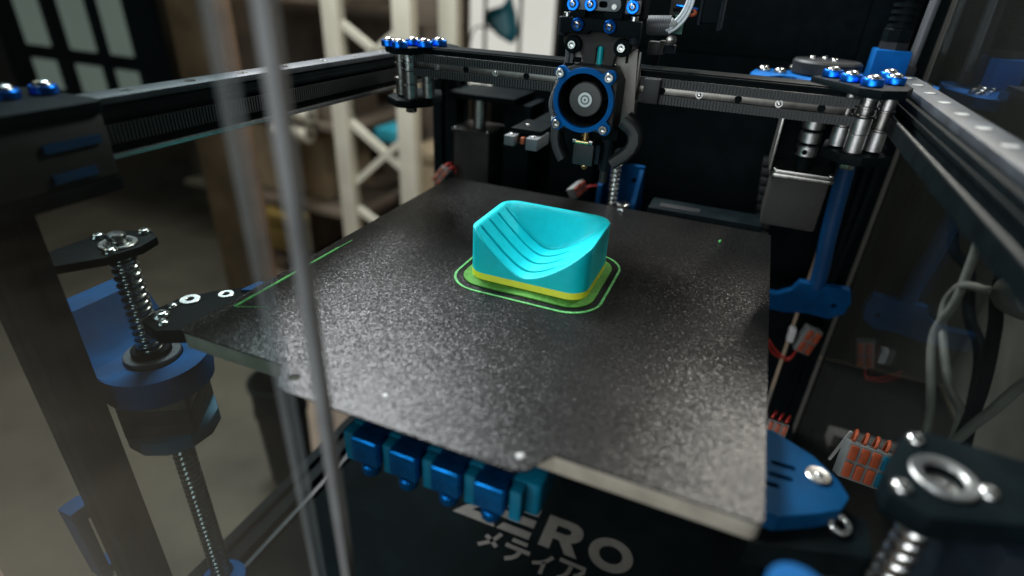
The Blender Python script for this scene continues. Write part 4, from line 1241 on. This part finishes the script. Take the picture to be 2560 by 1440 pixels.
mp = thing('motor_mount', 'blue printed mount plate with black pulley disc at rear right', 'bracket', (0.16, 0.21, 0.11))
MB().prism([(0.1055, 0.180), (0.1030, 0.195), (0.1060, 0.2180), (0.1180, 0.2320), (0.1300, 0.2300), (0.1400, 0.2450), (0.1700, 0.2600), (0.2250, 0.2550), (0.2320, 0.2100), (0.2220, 0.1720), (0.2050, 0.1600), (0.1640, 0.1600), (0.1480, 0.1720), (0.1360, 0.1920), (0.1260, 0.1940), (0.1150, 0.1780)], 0.1170, 0.1245).build('plate', BLUEF, mp, 0.001)
MB().lathe([(0.0225, 0), (0.0245, 0.001), (0.0245, 0.0090), (0.0230, 0.0105), (0.0080, 0.0108)], (0.1560, 0.2180, 0.1248), (0, 0, 1), 40).build('pulley_disc', CHAR, mp)
for x, y in ((0.1455, 0.2230), (0.1545, 0.2260), (0.1605, 0.2140)):
    screw(mp, (x, y, 0.1355), (0, 0, 1), 0.0030, 'button')
for x, y in ((0.1125, 0.2110), (0.1240, 0.2050), (0.2180, 0.1880), (0.2120, 0.2050), (0.1350, 0.2400), (0.1480, 0.2480)):
    MB().cyl((x, y, 0.1246), (x, y, 0.1256), 0.0048, 24).build('washer', STEEL, mp)
    screw(mp, (x, y, 0.1256), (0, 0, 1), 0.0046, 'button')
mp.location = (0.168, 0.247, 0.0988)
mp.scale = (1.12, 1.12, 1.12)
bx = thing('blue_gland_holder', 'square blue block holding a black ribbed cable gland', 'cable gland', (0.19, 0.175, 0.125))
MB().box((0.1770, 0.1640, 0.1247), (0.2000, 0.1880, 0.1450)).build('block', BLUEF, bx, 0.0012)
MB().lathe([(0.0100, 0), (0.0100, 0.0050)], (0.1885, 0.1760, 0.1451), (0, 0, 1), 6).build('gland_nut', CHAR, bx)
MB().lathe([(0.0095, 0), (0.0095, 0.0080), (0.0085, 0.0090)], (0.1885, 0.1760, 0.1502), (0, 0, 1), 8).build('gland_nut', BLACK, bx)
pr = []
for i in range(9):
    z = 0.0045*i
    pr += [(0.0085, z), (0.0085, z+0.0022), (0.0066, z+0.0024), (0.0066, z+0.0044)]
MB().lathe(pr, (0.1885, 0.1760, 0.1592), (0.02, 0.03, 1), 28).build('ribbed_conduit', BLACK, bx)
bx.location = (0.212, 0.269, 0.1155)
bx.scale = (1.15, 1.15, 1.15)
cable('braided_hose', [(0.2290, 0.2800, 0.119), (0.2300, 0.281, 0.142), (0.2320, 0.283, 0.22)], 0.0038, SLEEVE, 'thin dark braided hose beside the ribbed conduit', 'hose')
ft = MB().box((0.2245, 0.2755, 0.1155), (0.2340, 0.2845, 0.1260)).build('hose_fitting', CHAR, None, 0.001)
tag(ft, 'small square dark fitting below the thin braided hose', 'fitting')

bb = thing('blue_braided_cable', 'thick blue braided cable running down behind the right bed edge', 'cable', (0.2, 0.25, -0.07))
MB().tube([(0.1985, 0.245, 0.085), (0.2019, 0.248, 0.0475), (0.2048, 0.25, 0.0026), (0.2070, 0.25, -0.028), (0.2095, 0.25, -0.0502), (0.2115, 0.25, -0.080)], 0.0075, 20).build('sleeve', BSLEEVE, bb)
for k in range(3):
    MB().tube([(0.211+0.008*k, 0.258, 0.085), (0.2135+0.008*k, 0.262, 0.02), (0.2155+0.006*k, 0.262, -0.04), (0.2165+0.004*k, 0.262, -0.082)], 0.0034, 10).build('companion_cable', BLACKP, bb)
br = thing('blue_cable_bracket', 'blue printed bracket arm behind the right bed edge', 'bracket', (0.2, 0.25, -0.1))
MB().prism([(0.150, -0.094), (0.178, -0.094), (0.190, -0.086), (0.1945, -0.0758), (0.240, -0.0740), (0.244, -0.086), (0.2420, -0.1000), (0.2300, -0.1090), (0.2100, -0.1080), (0.1900, -0.1120), (0.150, -0.1130)], 0.2440, 0.2540, [circ(0.2310, -0.0940, 0.0026, 16)], fr=XZ).build('arm', BLUE, br, 0.001)

chn = thing('cable_chain', 'dark ribbed cable chain hanging behind the bed beside the motor', 'cable chain', (0.14, 0.285, -0.05))
for i in range(9):
    z = 0.030-0.0092*i
    x = 0.1415+0.0010*i
    MB().box((x-0.0075, 0.272, z-0.0036), (x+0.0075, 0.284, z+0.0036)).build('link', CHAR, chn, 0.0008)
MB().box((0.139, 0.2725, -0.050), (0.152, 0.2832, 0.030)).build('core', BLACK, chn)

# left rear motor
mt = thing('left_motor', 'dim stepper motor in the left rear corner behind the bed', 'motor', (-0.16, 0.24, -0.03))
MB().box((-0.1810, 0.222, -0.040), (-0.1385, 0.2645, 0.0290)).build('motor_can', CARBON, mt, 0.003)
MB().prism(rrect(-0.1835, -0.1360, 0.2195, 0.2670, 0.004, 4), 0.0292, 0.0320).build('motor_flange', CARBON, mt, 0.0006)
MB().cyl((-0.158, 0.240, 0.0320), (-0.158, 0.240, 0.062), 0.0072, 24, ch=0.0006).build('coupling', DSTEEL, mt)
screw(mt, (-0.1785, 0.224, 0.0321), (0, 0, 1), 0.0022, 'button')
screw(mt, (-0.1410, 0.224, 0.0321), (0, 0, 1), 0.0022, 'button')
MB().box((-0.186, 0.218, 0.064), (-0.110, 0.280, 0.070)).build('mount_plate', BLACK, mt, 0.001)
MB().box((-0.128, 0.236, -0.06), (-0.098, 0.280, 0.062)).build('rear_cover', BLACKP, mt, 0.002)

# dark tall covers behind the bed
t = thing('rear_cover_box', 'black upright cover behind the toolhead against the rear wall', 'cover', (-0.05, 0.28, -0.1))
MB().box((-0.080, 0.255, -0.12), (-0.030, 0.300, 0.085)).build('cover', BLACKP, t, 0.002)
MB().box((-0.0795, 0.2535, 0.060), (-0.0305, 0.2548, 0.064)).build('seam', CHAR, t)

# lever connectors
def lever_connector(loc, rot, label, ways, cols, size=1.0, wires=None):
    t = thing('lever_connector', label, 'wire connector', loc, 'lever wire connectors around the bed')
    Q = Matrix.Translation(loc) @ rot.to_4x4()
    w = 0.0056
    W_ = ways*w
    Q = Q @ Matrix.Scale(size, 4)
    MB().box((-W_/2, -0.0065, -0.010), (W_/2, 0.0025, 0.010), M4=Q).build('housing', CONN, t, 0.0006)
    for i in range(ways):
        x = -W_/2+w*(i+0.5)
        MB().box((x-0.0019, -0.0082, -0.0088), (x+0.0019, -0.0064, -0.0008), M4=Q).build('lever', cols[i], t, 0.0004)
        MB().box((x-0.0019, -0.0082, 0.0008), (x+0.0019, -0.0064, 0.0088), M4=Q).build('lever', cols[i], t, 0.0004)
        if wires:
            for dy in (0.0,):
                pts = [Q @ Vector((x, -0.002, 0.0095)), Q @ Vector((x, -0.0035, 0.0125)), Q @ Vector((x+0.001, -0.001, 0.0150)), Q @ Vector((x+0.003, 0.005, 0.0150)), Q @ Vector((x+0.005, 0.012, 0.008))]
                MB().tube(pts, 0.0011, 8, 4).build('wire', wires, t)
    return t
E3 = lambda x, y, z: (Matrix.Rotation(R(z), 3, 'Z') @ Matrix.Rotation(R(y), 3, 'Y') @ Matrix.Rotation(R(x), 3, 'X'))
OO = [ORANGE]*5
lever_connector((0.2215, 0.268, -0.149), E3(-8, 16, 8), 'orange levered connector right of the white plug near the side panel', 2, OO, 1.45)
c2 = lever_connector((0.1900, 0.098, -0.150), E3(-20, 6, 0), 'orange levered connector half hidden by the right bed edge', 3, OO, wires=RED)
c3 = lever_connector((0.2275, 0.0, -0.0815), E3(-26, 8, 4), 'connector with orange and teal levers beside the blurred screw', 5, [ORANGE, ORANGE, ORANGE, CYAN, CYAN], 1.15, ORANGE)
lever_connector((-0.1860, 0.205, -0.0170), E3(-10, 35, 0), 'orange connector at the back left bed corner by the post', 2, OO, wires=RED)
lever_connector((-0.0320, 0.200, -0.0060), E3(-60, 60, 10), 'orange connector lying behind the bed near the rear screw', 2, OO, wires=None)
wp = MB().box((0.2030, 0.262, -0.1555), (0.2095, 0.272, -0.1400)).build('white_plug', WHITE, None, 0.001)
tag(wp, 'small white plug left of the orange connector', 'plug')
for k, (lbl, dz) in enumerate((('upper thin red wire looping under the right bed edge', 0), ('lower thin red wire looping under the right bed edge', -0.006))):
    cable('red_wire', [(0.186, 0.262, -0.158+dz), (0.194, 0.264, -0.168+dz), (0.202, 0.266, -0.175+dz*0.6), (0.212, 0.268, -0.178+dz*0.4), (0.2165, 0.268, -0.165)], 0.0010, RED, lbl, 'wire')
cable('red_wire', [(-0.026, 0.203, -0.004), (-0.015, 0.208, -0.001), (-0.004, 0.222, -0.006), (0.0, 0.24, -0.02)], 0.0011, RED, 'thin red wire running to the rear blue bracket', 'wire')
ps = MB().bar((0.2222, 0.05, -0.1255), (0.2280, 0.05, -0.0960), 0.0016, 0.0016).build('pale_rod', LGREY)
tag(ps, 'thin pale rod standing left of the teal and orange connector', 'rod')

# left door hinge/handle
t = thing('door_handle', 'blue plastic handle outside the front left post', 'handle', (-0.27, -0.19, -0.21))
MB().prism([(-0.192, -0.168), (-0.179, -0.168), (-0.168, -0.175), (-0.168, -0.181), (-0.183, -0.181), (-0.183, -0.2335), (-0.168, -0.2335), (-0.168, -0.241), (-0.190, -0.241)], -0.2800, -0.2660, fr=YZ).build('grip', BLUE, t, 0.001)
MB().cyl((-0.273, -0.183, -0.248), (-0.273, -0.183, -0.2412), 0.004, 16).build('hinge_pin', STEEL, t)
MB().box((-0.2658, -0.181, -0.243), (-0.2512, -0.168, -0.168)).build('plate', BLACK, t)

# front door: smoky pane with a frosted seal strip
t = thing('front_door', 'smoky acrylic door pane with frosted vertical edge strips in front', 'door', (-0.1, -0.21, -0.32))
MB().box((-0.36, -0.2125, -0.318), (-0.0230, -0.2090, 0.34)).build('pane', TINT, t)
MB().box((-0.0226, -0.2130, -0.318), (-0.0186, -0.2085, 0.34)).build('edge_strip', STRIP, t, 0.0004)
MB().box((-0.0058, -0.2130, -0.318), (-0.0014, -0.2090, 0.34)).build('edge_strip', FROST, t, 0.0004)
